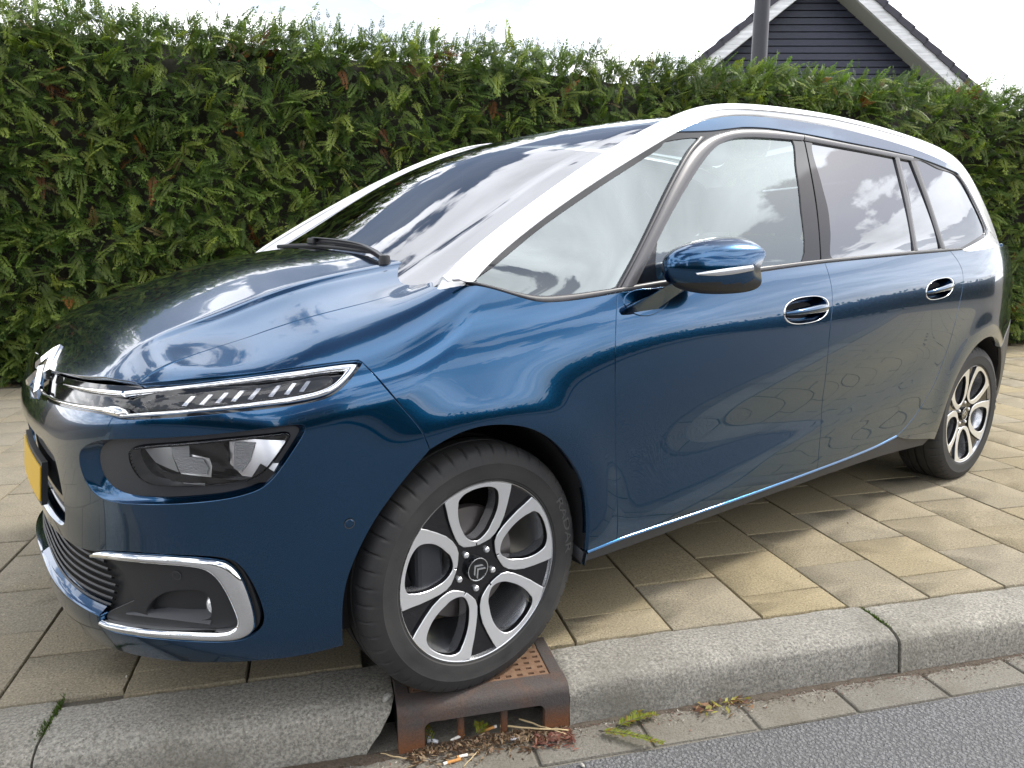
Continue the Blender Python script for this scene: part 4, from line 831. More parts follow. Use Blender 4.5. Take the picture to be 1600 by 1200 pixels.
# ------------------------------------------------------------------ panel tools
def text_mesh(body, size, depth):
    cu = bpy.data.curves.new('lettering', 'FONT'); cu.body = body; cu.size = size; cu.extrude = depth; cu.align_x = 'CENTER'; cu.align_y = 'CENTER'
    o = bpy.data.objects.new('lettering', cu); C.objects.link(o); dg = bpy.context.evaluated_depsgraph_get(); dg.update()
    me = bpy.data.meshes.new_from_object(o.evaluated_get(dg)); bpy.data.objects.remove(o); bpy.data.curves.remove(cu); me.name = 'lettering'; return me
A_ = lambda k: np.array(OUT[k]) if isinstance(k, str) else np.asarray(k, float)
def resample(P, sp=None, n=None, it=2):
    """lightly smoothed Catmull-Rom through the points, even steps"""
    P = np.asarray(P, float)
    if len(P) < 3:
        L = np.linalg.norm(P[-1]-P[0]); k = n or max(2, int(L/sp)+1); t = np.linspace(0, 1, k)[:, None]; return P[0]*(1-t)+P[-1]*t
    for _ in range(it):
        Q = P.copy(); Q[1:-1] = .25*P[:-2]+.5*P[1:-1]+.25*P[2:]; P = Q
    d = np.r_[0, np.cumsum(np.maximum(np.linalg.norm(np.diff(P, axis=0), axis=1), 1e-9))]
    m = len(P); T = np.zeros_like(P)
    for i in range(m):
        a, b = max(i-1, 0), min(i+1, m-1); T[i] = (P[b]-P[a])/(d[b]-d[a])
    k = n or max(2, int(round(d[-1]/sp))+1); s = np.linspace(0, d[-1], k); i = np.clip(np.searchsorted(d, s)-1, 0, m-2); h = d[i+1]-d[i]; u = ((s-d[i])/h)[:, None]; h = h[:, None]
    return (2*u**3-3*u**2+1)*P[i]+(u**3-2*u*u+u)*h*T[i]+(-2*u**3+3*u*u)*P[i+1]+(u**3-u*u)*h*T[i+1]
def loop(*segs, sp=.012, it=1):
    """closed outline made of open runs; each run is smoothed on its own so that shared cuts stay shared"""
    out = []
    for s in segs:
        r = resample(A_(s), sp, it=it); out.append(r)
    P = np.concatenate(out); keep = [0]
    for i in range(1, len(P)):
        if np.linalg.norm(P[i]-P[keep[-1]]) > .0025: keep.append(i)
    if np.linalg.norm(P[keep[-1]]-P[keep[0]]) < .0025: keep.pop()
    return P[keep]
def closed(k, sp=.008, it=1):
    P = A_(k); P = np.concatenate([P[-3:], P, P[:4]])
    for _ in range(it):
        Q = P.copy(); Q[1:-1] = .25*P[:-2]+.5*P[1:-1]+.25*P[2:]; P = Q
    d = np.r_[0, np.cumsum(np.linalg.norm(np.diff(P, axis=0), axis=1))]; a, b = d[3], d[-4]
    R = resample(P, n=max(40, int(d[-1]/sp*1.5)), it=0); e = np.r_[0, np.cumsum(np.linalg.norm(np.diff(R, axis=0), axis=1))]; e *= d[-1]/e[-1]
    n = int((b-a)/sp); s = np.linspace(a, b, n, endpoint=False); return np.stack([np.interp(s, e, R[:, i]) for i in range(R.shape[1])], 1)
def inside(q, poly):
    x, y = q[:, 0], q[:, 1]; r = np.zeros(len(q), bool); n = len(poly)
    for i in range(n):
        (x0, y0), (x1, y1) = poly[i], poly[(i+1) % n]
        if y0 == y1: continue
        c = ((y0 > y) != (y1 > y)) & (x < (x1-x0)*(y-y0)/(y1-y0)+x0); r ^= c
    return r
def seg_dist(q, poly):
    a = poly; b = np.roll(poly, -1, 0); d = b-a; L = np.maximum((d*d).sum(1), 1e-12); best = np.full(len(q), 1e9)
    for i in range(len(a)):
        t = np.clip(((q-a[i]) @ d[i])/L[i], 0, 1); best = np.minimum(best, np.linalg.norm(q-a[i]-t[:, None]*d[i], axis=1))
    return best
def inset(P2, gap, lock=None):
    """move every point of a closed loop inwards (loop counter-clockwise)"""
    a = np.roll(P2, 1, 0); b = np.roll(P2, -1, 0); e1 = P2-a; e2 = b-P2
    e1 /= np.maximum(np.linalg.norm(e1, axis=1, keepdims=True), 1e-9); e2 /= np.maximum(np.linalg.norm(e2, axis=1, keepdims=True), 1e-9)
    n1 = np.stack([-e1[:, 1], e1[:, 0]], 1); n2 = np.stack([-e2[:, 1], e2[:, 0]], 1); n = n1+n2; n /= np.maximum(np.linalg.norm(n, axis=1, keepdims=True), .35)
    R = P2+n*gap
    if lock is not None: R[lock] = P2[lock]
    return R
def area(P): return .5*np.sum(P[:, 0]*np.roll(P[:, 1], -1)-np.roll(P[:, 0], -1)*P[:, 1])
def ccw(P): return P if area(P) > 0 else P[::-1]
def triangulate(outer, holes, sp):
    lo, hi = outer.min(0), outer.max(0); xs = np.arange(lo[0], hi[0], sp); ys = np.arange(lo[1], hi[1], sp*.87)
    g = np.array([(x+(sp/2 if j % 2 else 0), y) for j, y in enumerate(ys) for x in xs]) if len(xs) and len(ys) else np.zeros((0, 2))
    if len(g):
        k = inside(g, outer)
        for h in holes: k &= ~inside(g, h)
        g = g[k]
    for l in [outer]+list(holes):
        if len(g): g = g[seg_dist(g, l) > sp*.5]
    pts = np.concatenate([outer]+list(holes)+[g]); edges = []; b = 0
    for l in [outer]+list(holes):
        n = len(l); edges += [(b+i, b+(i+1) % n) for i in range(n)]; b += n
    r = delaunay_2d_cdt([Vector(p) for p in pts], edges, [], 1, 1e-7)
    V = np.array([tuple(v) for v in r[0]]); F = np.array([list(f) for f in r[2] if len(f) == 3]); cen = V[F].mean(1); k = inside(cen, outer)
    for h in holes: k &= ~inside(cen, h)
    return V, F[k], r[3]
def panel_data(P3, f, pj, sp=.02, gap=.0017, off=0., flange=.014, holes=(), sym=False, hole_flange=None, edge=.0012):
    """sheet that lies on the body surface inside the outline, with a rolled edge and a return flange"""
    P2 = to2(pj, P3); lock = np.abs(np.asarray(P3)[:, 1]) < 1.5e-3 if sym else np.zeros(len(P2), bool)
    if area(P2) < 0: P2, lock = P2[::-1], lock[::-1]
    outer = inset(P2, gap, lock); hl = [ccw(to2(pj, h)) for h in holes]
    V2, F, _ = triangulate(outer, hl, sp)
    P = lift(f, pj, V2); G = grad(f, P); P = P+G*off
    tri = P[F]; fn = np.cross(tri[:, 1]-tri[:, 0], tri[:, 2]-tri[:, 0]); flip = (fn*G[F].mean(1)).sum(1) < 0; F[flip] = F[flip][:, ::-1]
    Vs, Ns, Fs = [P], [G], F.tolist(); base = len(P)
    loops = [(outer, flange, lock, 1)]+[(h, flange if hole_flange is None else hole_flange, np.zeros(len(h), bool), -1) for h in hl]
    for l2, fl, lk, sgn in loops:
        if fl <= 0: continue
        B = lift(f, pj, l2); g = grad(f, B); B = B+g*off
        tn = np.roll(B, -1, 0)-np.roll(B, 1, 0); tn /= np.maximum(np.linalg.norm(tn, axis=1, keepdims=True), 1e-9); o = np.cross(tn, g)
        # outward in the sheet: away from the sheet's inside
        o2 = inset(l2, -1e-3); O = lift(f, pj, o2)-lift(f, pj, l2); s = np.sign(np.median((O*o).sum(1)))*sgn; o = o*s
        r1 = B+o*edge*.8-g*edge; r2 = B+o*edge-g*fl; n = len(B)
        nn = o+g; nn /= np.linalg.norm(nn, axis=1, keepdims=True)
        Vs += [B, r1, r1, r2]; Ns += [g, nn, nn, o]; i0 = base
        for k in range(n):
            k2 = (k+1) % n
            if lk[k] and lk[k2]: continue
            for a in (0, 2):
                q = [i0+a*n+k, i0+a*n+k2, i0+(a+1)*n+k2, i0+(a+1)*n+k]
                Fs.append(q)
        base += 4*n
    V = np.concatenate(Vs); Nn = np.concatenate(Ns)
    out = []
    for q in Fs:
        if len(q) == 4:
            fn = np.cross(V[q[1]]-V[q[0]], V[q[2]]-V[q[0]])
            if fn @ Nn[q].sum(0) < 0: q = q[::-1]
        out.append(q)
    if sym:
        b = len(V); V = np.concatenate([V, V*[1, -1, 1]]); Nn = np.concatenate([Nn, Nn*[1, -1, 1]]); out = out+[[i+b for i in q[::-1]] for q in out]
    return V, out, Nn
def flipy(D): V, F, N = D; return V*[1, -1, 1], [q[::-1] for q in F], N*[1, -1, 1]
def put(name, D, m, parent): return link(name, mesh(name, D[0], D[1], normals=D[2]), m, parent)
def pair(name, D, m, parents): return [put(name, D, m, parents[0]), put(name, flipy(D), m, parents[1])]
def ribbon_data(A, B, bulge=.003, depth=.006, sp=.015, na=7, n=None, it=1, flat=0., lift_=0., up=None):
    A, B = A_(A), A_(B)
    L = max(np.linalg.norm(np.diff(A, axis=0), axis=1).sum(), np.linalg.norm(np.diff(B, axis=0), axis=1).sum()); n = n or max(3, int(L/sp)+1)
    A, B = resample(A, n=n, it=it), resample(B, n=n, it=it)
    t = np.gradient((A+B)/2, axis=0); t /= np.maximum(np.linalg.norm(t, axis=1, keepdims=True), 1e-9); N = np.cross(t, B-A); N /= np.maximum(np.linalg.norm(N, axis=1, keepdims=True), 1e-9)
    mid = (A+B)/2; ref = mid-np.array([0, 0, .62]) if up is None else np.tile(up, (n, 1)); ref = ref.copy()
    if up is None: ref[:, 0] = np.where(mid[:, 0] > .3, mid[:, 0]-.2, 0)
    sg = np.sign((N*ref).sum(1)); sg = np.where(sg == 0, 1, sg); N = N*(np.sign(np.median(sg)))
    rows = []; w = np.linalg.norm(B-A, axis=1, keepdims=True)
    ss = np.linspace(0, 1, na); prof = [(0, -1)]+[(s, (1-abs(2*s-1)**2.4)**.5) for s in ss]+[(1, -1)]
    V = np.concatenate([A*(1-s)+B*s+N*(lift_+(h*np.minimum(bulge, w*.5) if h >= 0 else -depth)) for s, h in prof]); m = len(prof)
    F = [(j*n+i, j*n+i+1, (j+1)*n+i+1, (j+1)*n+i) for j in range(m-1) for i in range(n-1)]
    F += [tuple(j*n for j in range(m)), tuple(j*n+n-1 for j in range(m-1, -1, -1))]
    # face orientation
    q = F[(m//2)*(n-1)+(n-1)//2]; fn = np.cross(V[q[1]]-V[q[0]], V[q[2]]-V[q[0]])
    if fn @ N[(n-1)//2] < 0: F = [f[::-1] for f in F]
    return V, F
def rput(name, D, m, parent, sharp=50): return link(name, mesh(name, D[0], D[1], True, sharp=sharp), m, parent)
def rpair(name, D, m, parents, sharp=50):
    return [rput(name, D, m, parents[0], sharp), rput(name, (D[0]*[1, -1, 1], [f[::-1] for f in D[1]]), m, parents[1], sharp)]
def cat_(*D):
    V, F = [], []; b = 0
    for v, f in D: V.append(v); F += [[i+b for i in q] for q in f]; b += len(v)
    return np.concatenate(V), F
def mirrored(D): return D[0]*[1, -1, 1], [f[::-1] for f in D[1]]
def seg(k, a=0, b=None): return A_(k)[a:b]

# ------------------------------------------------------------------ the car
car = empty('parked_car', (0, 0, 0), pi+.4086)
tag(car, 'dark blue people carrier with pale window arches, front wheel standing on the kerb drain', 'car')
CC2 = (car, car)
Y0 = lambda x, z: np.array([[x, 0., z]])
# bonnet
hf = np.vstack([A_('hood_front'), [[.817, 0., .797]]]); rear = np.array([[.105, 0, 1.1], [.095, .15, 1.1], [.072, .30, 1.09], [.034, .46, 1.075], [-.0243, .615, 1.047]])
hc = A_('hood_cut').copy()
hood = put('bonnet', panel_data(loop(rear, hc, hf, np.array([[.817, 0, .797], [.105, 0, 1.1]]), sp=.010), f_body, pj_T, .010, sym=True, flange=.02), M['paint'], car)
# front wings
wing = loop(hc, 'fender_top', 'fender_cut', 'arch_front', seg('sill_top', 0, 3), seg('door_cut_a')[::-1], seg('belt', 0, 11)[::-1], sp=.010)
wings = pair('front_wing', panel_data(wing, f_body, pj_R, .016, flange=.028), M['paint'], CC2)
# doors
fd = loop('door_cut_a', seg('sill_top', 2, 9), seg('door_cut_b')[::-1], seg('belt', 10, 16)[::-1], sp=.012)
def handle_dims(key):
    c_, l, r, t, b = A_(key); return (l[0]+r[0])/2, (t[2]+b[2])/2, abs(l[0]-r[0])/2, (t[2]-b[2])/2, (r[2]-l[2])/(r[0]-l[0])
def handle_ring(key, k, e=.8, n=44):
    cx, cz, hw, hh, tilt = handle_dims(key); an = np.linspace(0, 2*pi, n, endpoint=False)
    return lift(f_low, pj_S, np.stack([cx+hw*k*np.sign(np.cos(an))*np.abs(np.cos(an))**e, cz+hh*k*np.sign(np.sin(an))*np.abs(np.sin(an))**e+tilt*hw*k*np.cos(an)], 1))
fdoors = pair('front_door', panel_data(fd, f_low, pj_S, .018, holes=[handle_ring('handle_f', .97)], hole_flange=.004), M['paint'], CC2)
rd = loop('door_cut_b', seg('sill_top', 8, 12), seg('door_cut_c')[::-1], seg('belt', 15, 19)[::-1], sp=.012)
rdoors = pair('rear_door', panel_data(rd, f_low, pj_S, .016, holes=[handle_ring('handle_r', .97)], hole_flange=.004), M['paint'], CC2)
def on(f, pj, q2): return lift(f, pj, np.array(q2, float))
ar = np.radians(np.linspace(-9, 126, 40)); arch_r = np.stack([-2.84+.378*np.cos(ar), .318+.378*np.sin(ar)], 1); arch_r3 = on(f_low, pj_S, arch_r)
sill_end = on(f_low, pj_S, [(-2.06, .343), (-2.15, .312), (-2.27, .292), (-2.40, .275), (-2.466, .259)])
q_rear = on(f_low, pj_S, [(-3.062, .624), (-3.2, .655), (-3.33, .70), (-3.45, .745)]); q_back = on(f_low, pj_S, [(-3.45, .745), (-3.45, .93), (-3.43, 1.115)]); q_top = on(f_low, pj_S, [(-3.43, 1.115), (-3.2, 1.112), (-3.02, 1.107)])
qp = loop('door_cut_c', sill_end, arch_r3, q_rear, q_back, q_top, seg('belt_rear', 1)[::-1], seg('belt', 18, 20)[::-1], sp=.012)
pair('rear_wing', panel_data(qp, f_low, pj_S, .016, flange=.028), M['paint'], CC2)
ar2 = np.radians(np.linspace(126, 186, 18)); a2 = on(f_low, pj_S, np.stack([-2.84+.378*np.cos(ar2), .318+.378*np.sin(ar2)], 1))
rb = loop(q_rear[::-1], a2, on(f_low, pj_S, [(-3.216, .28), (-3.22, .21), (-3.45, .21)]), on(f_low, pj_S, [(-3.45, .21), (-3.45, .745)]), sp=.015)
pair('rear_bumper_corner', panel_data(rb, f_low, pj_S, .02, off=.002), M['plastic'], CC2)
tg = np.array([[0, 0, .50], [0, .74, .50], [0, .76, .8], [0, .74, 1.12], [0, 0, 1.12]]); tail_f = lambda P: d_tail(P)
def bloop(pts, sp=.02): return loop(*[np.array([pts[i], pts[(i+1) % len(pts)]]) for i in range(len(pts))], sp=sp)
put('tailgate', panel_data(bloop(tg), f_low, pj_B, .03, sym=True), M['paint'], car)
put('rear_bumper', panel_data(bloop(np.array([[0, 0, .20], [0, .72, .20], [0, .74, .496], [0, 0, .496]])), f_low, pj_B, .03, sym=True), M['plastic'], car)
put('rear_window', panel_data(bloop(np.array([[0, 0, 1.125], [0, .64, 1.125], [0, .56, 1.44], [0, 0, 1.47]])), f_cabin, pj_B, .03, sym=True), M['glass_rear'], car)
# sills
sl = loop(seg('sill_top')-np.array([0, 0, .004]), np.array([A_('sill_top')[-1]-[0, 0, .004], [-2.25, .87, .300], [-2.44, .86, .262]]), np.array([[-2.44, .85, .262], [-2.40, .84, .235]]), np.vstack([[-2.40, .84, .235], A_('sill_bottom')[::-1][1:]]), sp=.015)
pair('sill', panel_data(sl, f_low, pj_S, .02, off=-.012, flange=.05), M['plastic_grey'], CC2)
lip = seg('sill_top'); rpair('door_edge_trim', ribbon_data(lip+[0, -.001, .0075], lip+[0, .0055, .0005], .0015, .006, .03, 5), M['paint'], CC2)
# front bumper: one skin with the lower openings cut out
b_bot = np.array([[.367, .838, .23], [.47, .79, .222], [.569, .735, .213], [.66, .65, .206], [.732, .557, .2], [.785, .43, .19], [.817, .29, .184], [.838, .15, .181], [.845, 0, .18]])
lip_in = np.array([[.868, 0, .300], [.853, .2, .298], [.835, .35, .295], [.803, .473, .290]])
fh = A_('fog_hole_in')
intake = np.array([[.856, 0, .470], [.855, .15, .470], [.848, .29, .471], [.842, .352, .476], [.838, .382, .497], [.838, .402, .59], [.839, .393, .662], [.843, .345, .684], [.853, .244, .672], [.857, .12, .672], [.857, 0, .672]])
bt = np.vstack([[[.834, 0, .730]], A_('bump_top')])
bl = loop(bt, 'fender_cut', 'arch_bump', b_bot, np.array([[.845, 0, .18], [.868, 0, .30]]), lip_in, np.vstack([lip_in[-1:], fh[6:27]]), np.vstack([fh[26:30], [[.857, .02, .428], [.857, 0, .428]]]), np.array([[.857, 0, .428], [.856, 0, .470]]), intake, np.array([[.857, 0, .672], [.834, 0, .730]]), sp=.008)
def only_left(D): return D
ring_o = closed('ring_out', .009)
bump = panel_data(bl, f_body, pj_C, .014, holes=[ring_o], sym=True, flange=.03, hole_flange=.004)
bumper = put('front_bumper', bump, M['paint'], car)
ring_i = closed('ring_in', .009)
# blue return of the lamp recess, from the skin down to the dark pod
def surf_n(P, f=f_body): return grad(f, P)
def loft_ring(Po, Pi, offs_o, offs_i, sp=.009, na=5):
    n = int(np.linalg.norm(np.roll(Po, -1, 0)-Po, axis=1).sum()/sp)
    def rs(P):
        Q = np.vstack([P, P[:1]]); d = np.r_[0, np.cumsum(np.linalg.norm(np.diff(Q, axis=0), axis=1))]; s = np.linspace(0, d[-1], n, endpoint=False); return np.stack([np.interp(s, d, Q[:, i]) for i in range(3)], 1)
    Po = rs(Po)
    Pd = rs(Pi); Q = np.repeat(Pd[None], 1, 0)[0]
    # match by nearest point walking round
    i0 = np.argmin(np.linalg.norm(Pd-Po[0], axis=1)); Pd = np.roll(Pd, -i0, 0)
    if np.linalg.norm(Pd[n//4]-Po[n//4]) > np.linalg.norm(Pd[-n//4]-Po[n//4]): Pd = np.roll(Pd[::-1], 1, 0)
    g0, g1 = surf_n(Po), surf_n(Pd); A, B = Po+g0*offs_o, Pd+g1*offs_i
    V = []; 
    for k in range(na):
        s = k/(na-1); h = s*s*(3-2*s); V.append(A+(B-A)*s+(g0*(1-s)+g1*s)*(offs_o-offs_i)*(s-h)*-.6)
    V = np.concatenate(V); F = [(k*n+i, k*n+(i+1) % n, (k+1)*n+(i+1) % n, (k+1)*n+i) for k in range(na-1) for i in range(n)]
    q = F[0]; fn = np.cross(V[q[1]]-V[q[0]], V[q[2]]-V[q[0]])
    if fn @ g0[0] < 0: F = [f[::-1] for f in F]
    return V, F
rpair('lamp_recess_edge', loft_ring(ring_o, ring_i, -.0005, -.020), M['paint'], (bumper, bumper), 60)
# headlamps in the bumper
lamp = closed('lamp', .008)
pods = pair('headlight', panel_data(ring_i, f_body, pj_C, .014, gap=-.001, off=-.0205, flange=.01, holes=[lamp], hole_flange=.05), M['plastic_grey'], CC2)
lampF = panel_data(lamp, f_body, pj_C, .012, gap=.004, off=-.0065, flange=.012); pair('lens', lampF, M['lens'], pods)
pair('lens_bezel', (lambda L: panel_data(L, f_body, pj_C, .012, gap=-.004, off=-.040, flange=.004))(lamp), M['gloss'], pods)
wall_l = lift(f_body, pj_C, inset(ccw(to2(pj_C, lamp)), .003)); rpair('lamp_housing', loft_ring(wall_l, wall_l.copy(), -.008, -.040, .008, 3), M['reflector'], pods)
bz = loft_ring(lamp, inset_l := lift(f_body, pj_C, inset(ccw(to2(pj_C, lamp)), .006)), -.016, -.0055, .008, 3)
rpair('lens_edge', bz, M['gloss'], pods)
l2 = to2(pj_C, lamp); lo, hi = l2.min(0), l2.max(0)
def inner_part(name, rel, off, m, sp=.01, fl=.01, tilt=0., turn=0.):
    # tilt leans the piece back towards the top, so that it catches the sky; turn swings its outer end back
    q = np.array([(lo[0]+(hi[0]-lo[0])*(1-u), lo[1]+(hi[1]-lo[1])*(1-v)) for u, v in rel]); q = ccw(q); n = len(q)
    q = np.concatenate([resample(np.array([q[i], q[(i+1) % n]]), .007)[:-1] for i in range(n)])
    V2, F, _ = triangulate(q, [], sp); P = lift(f_body, pj_C, V2); g = grad(f_body, P); zc = V2[:, 1]; uc = V2[:, 0]
    P = P+g*np.minimum(off-tilt*(zc-zc.min())-turn*(uc.max()-uc), -.008)[:, None]
    tri = P[F]; fn = np.cross(tri[:, 1]-tri[:, 0], tri[:, 2]-tri[:, 0]); F = np.where(((fn*g[F].mean(1)).sum(1) < 0)[:, None], F[:, ::-1], F)
    return rpair(name, (P, F.tolist()), m, pods, 60)
M['facet'] = mat('ribbed_reflector', (.90, .91, .92), .3, .0)
def facets():
    b = NB(M['facet']); p = b.coords('Object', (1, 1, 1)); w = b.n('ShaderNodeTexWave'); w.wave_type = 'BANDS'; w.bands_direction = 'Z'; w.inputs['Scale'].default_value = 75; b.l(p, w.inputs[0]); b.bump(w.outputs[0], .8, .004)
facets()
# u runs from the inner end (photo left) to the outer end, v downwards
inner_part('reflector', [(.03, .22), (.37, .13), (.37, .58), (.30, .80), (.20, .86), (.10, .74), (.04, .52)], -.012, M['reflector'], tilt=.30)
inner_part('ribbed_reflector', [(.215, .20), (.335, .17), (.345, .64), (.30, .72), (.25, .52)], -.010, M['facet'], tilt=.24)
inner_part('reflector', [(.46, .14), (.75, .08), (.72, .40), (.66, .74), (.48, .80)], -.012, M['reflector'], tilt=.30)
inner_part('ribbed_reflector', [(.49, .62), (.52, .46), (.60, .42), (.60, .13), (.725, .09), (.70, .42), (.66, .70), (.50, .74)], -.009, M['facet'], tilt=.22)
inner_part('indicator_reflector', [(.73, .10), (.975, .0), (.94, .28), (.83, .56), (.67, .70), (.71, .42)], -.011, M['reflector'], tilt=.26, turn=.1)
inner_part('lamp_shroud', [(.36, .40), (.40, .15), (.60, .12), (.59, .36), (.48, .44), (.46, .66), (.40, .70)], -.0095, M['gloss'], tilt=.15)
inner_part('lamp_shroud', [(.09, .80), (.19, .58), (.25, .84), (.28, .94), (.14, .93)], -.0095, M['gloss'], tilt=.1)
inner_part('lamp_sill', [(.30, .88), (.50, .80), (.82, .70), (.72, .88), (.42, .95)], -.0095, M['gloss'], tilt=.2)
inner_part('lamp_sill_glint', [(.52, .90), (.66, .86), (.65, .91), (.52, .95)], -.009, M['facet'], tilt=.3)
# lower grille, fog lamp surround and chrome
fogp = loop(np.array([[.857, 0, .44], [.85, .25, .45], [.83, .41, .448]]), np.vstack([[.83, .41, .448], A_('fog_panel')[1:15]]), np.array([A_('fog_panel')[14], [.803, .473, .275], [.84, .3, .28], [.868, 0, .285]]), np.array([[.868, 0, .285], [.857, 0, .44]]), sp=.01)
fogs = put('lower_grille', panel_data(fogp, f_body, pj_C, .015, off=-.034, sym=True, flange=.01), M['plastic'], car)
fso = loop(np.vstack([[.83, .405, .452], A_('fog_panel')[1:15]]), seg('fog_panel', 14, 17), seg('fog_panel', 17, 22), sp=.008)
rec = closed('fog_recess', .007)
fpan = pair('fog_lamp_surround', panel_data(fso, f_body, pj_C, .012, gap=-.002, off=-.012, holes=[rec], flange=.02, hole_flange=.05), M['plastic'], CC2)
pair('fog_recess_floor', panel_data(rec, f_body, pj_C, .012, off=-.052, flange=0), M['plastic'], fpan)
def ledge_and_fog():
    # sloping ledge inside the recess and the lamp at its outer end
    for s, par in ((1, fpan[0]), (-1, fpan[1])):
        P = cen = A_('fog_recess')[5]; g = grad(f_body, P[None])[0]
        q = to2(pj_C, A_('fog_recess')); c2 = np.array([q[4, 0]-.004, q[:, 1].mean()-.002]); B = lift(f_body, pj_C, c2[None])[0]; n = grad(f_body, B[None])[0]
        B = B-n*.026; ax = np.array([1., .25, 0]); ax /= np.linalg.norm(ax)
        mb = MB(); V = []; k = 20; sd_ = np.cross(ax, [0, 0, 1.]); 
        prof = [(.0, .012), (.012, .010), (.021, .004), (.025, -.004), (.025, -.02)]
        pts = []
        for r, h in prof:
            for i in range(k): a = 2*pi*i/k; pts.append((B+ax*h+sd_*r*cos(a)*.75+np.array([0, 0, r*sin(a)]))*[1, s, 1])
        F = [(j*k+i, j*k+(i+1) % k, (j+1)*k+(i+1) % k, (j+1)*k+i) for j in range(len(prof)-1) for i in range(k)]
        mb.add(pts, F); mb.build('fog_lamp', M['reflector'], par, sharp=50)
        lo_ = lift(f_body, pj_C, np.array([[q[:, 0].min()-.03, q[:, 1].min()+.004], [q[:, 0].max()-.004, q[:, 1].min()+.006]])); gg = grad(f_body, lo_); top = lo_-gg*.048+[0, 0, .028]
        lo2 = lo_-gg*.004
        D = ribbon_data(lo2, np.array([lo2[0]-gg[0]*.004+[0, 0, .002], top[1]]), .001, .002, .02, 4); D = D if s > 0 else mirrored(D); rput('recess_ledge', D, M['plastic_grey'], par)
ledge_and_fog()
fchrome = rpair('chrome_trim', ribbon_data(A_('chrome_out'), A_('chrome_in'), .011, .010, .008, 9, it=1), M['chrome'], fpan)
# horizontal slats of the lower grille
mesh2 = to2(pj_C, A_('mesh')); zlo, zhi = .300, .440
for i in range(8):
    z = zlo+(zhi-zlo)*(i+.5)/8; ymax = np.interp(z, [.30, .36, .44], [.50, .535, .47]); us = np.linspace(0, ymax, 24)
    P = lift(f_body, pj_C, np.stack([np.arctan2(us, .72)*.8, us*0+z], 1)); P[0, 1] = 0; g = grad(f_body, P); A = P-g*.020+[0, 0, .003]; B = P-g*.028-[0, 0, .004]
    D = ribbon_data(np.vstack([(A*[1, -1, 1])[::-1][:-1], A]), np.vstack([(B*[1, -1, 1])[::-1][:-1], B]), .002, .004, .02, 4, it=0, up=np.array([1., 0, 0])); rput('grille_slat', D, M['plastic'], fogs)
ledge = lip_in; g = grad(f_body, ledge); rput('bumper_lip', cat_(*(lambda D: (D, mirrored(D)))(ribbon_data(ledge-g*.001, ledge-g*.05+[0, 0, .028], .001, .002, .02, 4, up=np.array([.5, .3, 1.])))), M['paint'], bumper)
spl = b_bot+[0, 0, .004]; rput('lower_splitter', cat_(*(lambda D: (D, mirrored(D)))(ribbon_data(spl*[.998, .998, 1], spl*[.93, .93, 1]-[0, 0, .032], .004, .01, .03, 5, up=np.array([.6, .4, -.5])))), M['plastic'], bumper)
# central intake with the plate carrier
itk = loop(intake, np.array([[.857, 0, .672], [.856, 0, .470]]), sp=.012)
take = put('upper_intake', panel_data(itk, f_body, pj_C, .02, gap=-.002, off=-.028, sym=True, flange=.01), M['gloss'], car)
def curved_plate(name, y1, z0, z1, x0, th, m, parent, bend=.10, n=13):
    ys = np.linspace(-y1, y1, n); V = []
    for y in ys:
        x = x0-bend*y*y
        V += [(x, y, z0), (x-.012*(z1-z0)/.11, y, z1), (x-th, y, z0), (x-th-.012*(z1-z0)/.11, y, z1)]
    F = []
    for i in range(n-1):
        a, b = 4*i, 4*i+4; F += [(a, b, b+1, a+1), (a+2, a+3, b+3, b+2), (a+1, b+1, b+3, a+3), (a, a+2, b+2, b)]
    F += [(0, 1, 3, 2), (4*n-4, 4*n-2, 4*n-1, 4*n-3)]
    me = mesh(name, V, F); return link(name, me, m, parent)
holder = curved_plate('plate_holder', .205, .494, .602, .8745, .013, M['plastic'], car, .13)
curved_plate('number_plate', .20, .504, .590, .877, .003, M['plate'], holder, .13)
# parking sensors
for k, nm in enumerate(('bump', 'fog')):
    P = A_('sensor')[k]; n_ = grad(f_body, P[None])[0]; Q = lift(f_body, pj_C, to2(pj_C, P[None]))[0]+n_*(.0005 if k == 0 else -.0115)
    for s, par in ((1, bumper if k == 0 else fpan[0]), (-1, bumper if k == 0 else fpan[1])):
        nn = Vector(n_*[1, s, 1]); R = nn.to_track_quat('Z', 'Y').to_matrix(); c0 = Vector(Q*[1, s, 1])
        mb = MB(); mb.lathe([(0, .0012), (.0085, .0010), (.0095, 0), (.0095, -.002)], 'z', 24); mb.V = [tuple(c0+R @ Vector(v)) for v in mb.V]; mb.build('parking_sensor', M['paint'] if k == 0 else M['plastic'], par, sharp=40)
        mb = MB(); mb.lathe([(.0096, .0011), (.0116, .0011)], 'z', 24); mb.V = [tuple(c0+R @ Vector(v)) for v in mb.V]; mb.build('sensor_ring', M['plastic_grey'], par)
# slim upper lamps, chrome bars and badge
gf = A_('grill_fill'); gl = loop(np.array([[.789, 0, .800], [.779, .168, .81], [.765, .345, .826], [.736, .529, .843], [.70, .632, .851]]), seg('grill_fill', 0, 5), seg('grill_fill', 4, 15), np.vstack([seg('grill_fill', 14, 16), [[.832, 0, .733]]]), np.array([[.832, 0, .733], [.789, 0, .800]]), sp=.009)
grl = put('upper_grille', panel_data(gl, f_body, pj_C, .014, gap=-.003, off=-.014, sym=True, flange=.008), M['gloss'], car)
dl = closed('drl_lens', .008)
drl = pair('daytime_light', panel_data(dl, f_body, pj_C, .012, gap=-.004, off=-.0125, flange=.004), M['plastic'], CC2)
pair('lens', panel_data(dl, f_body, pj_C, .012, gap=.0, off=-.0030, flange=.009), M['lens'], drl)
d2 = to2(pj_C, dl); dlo, dhi = d2.min(0), d2.max(0)
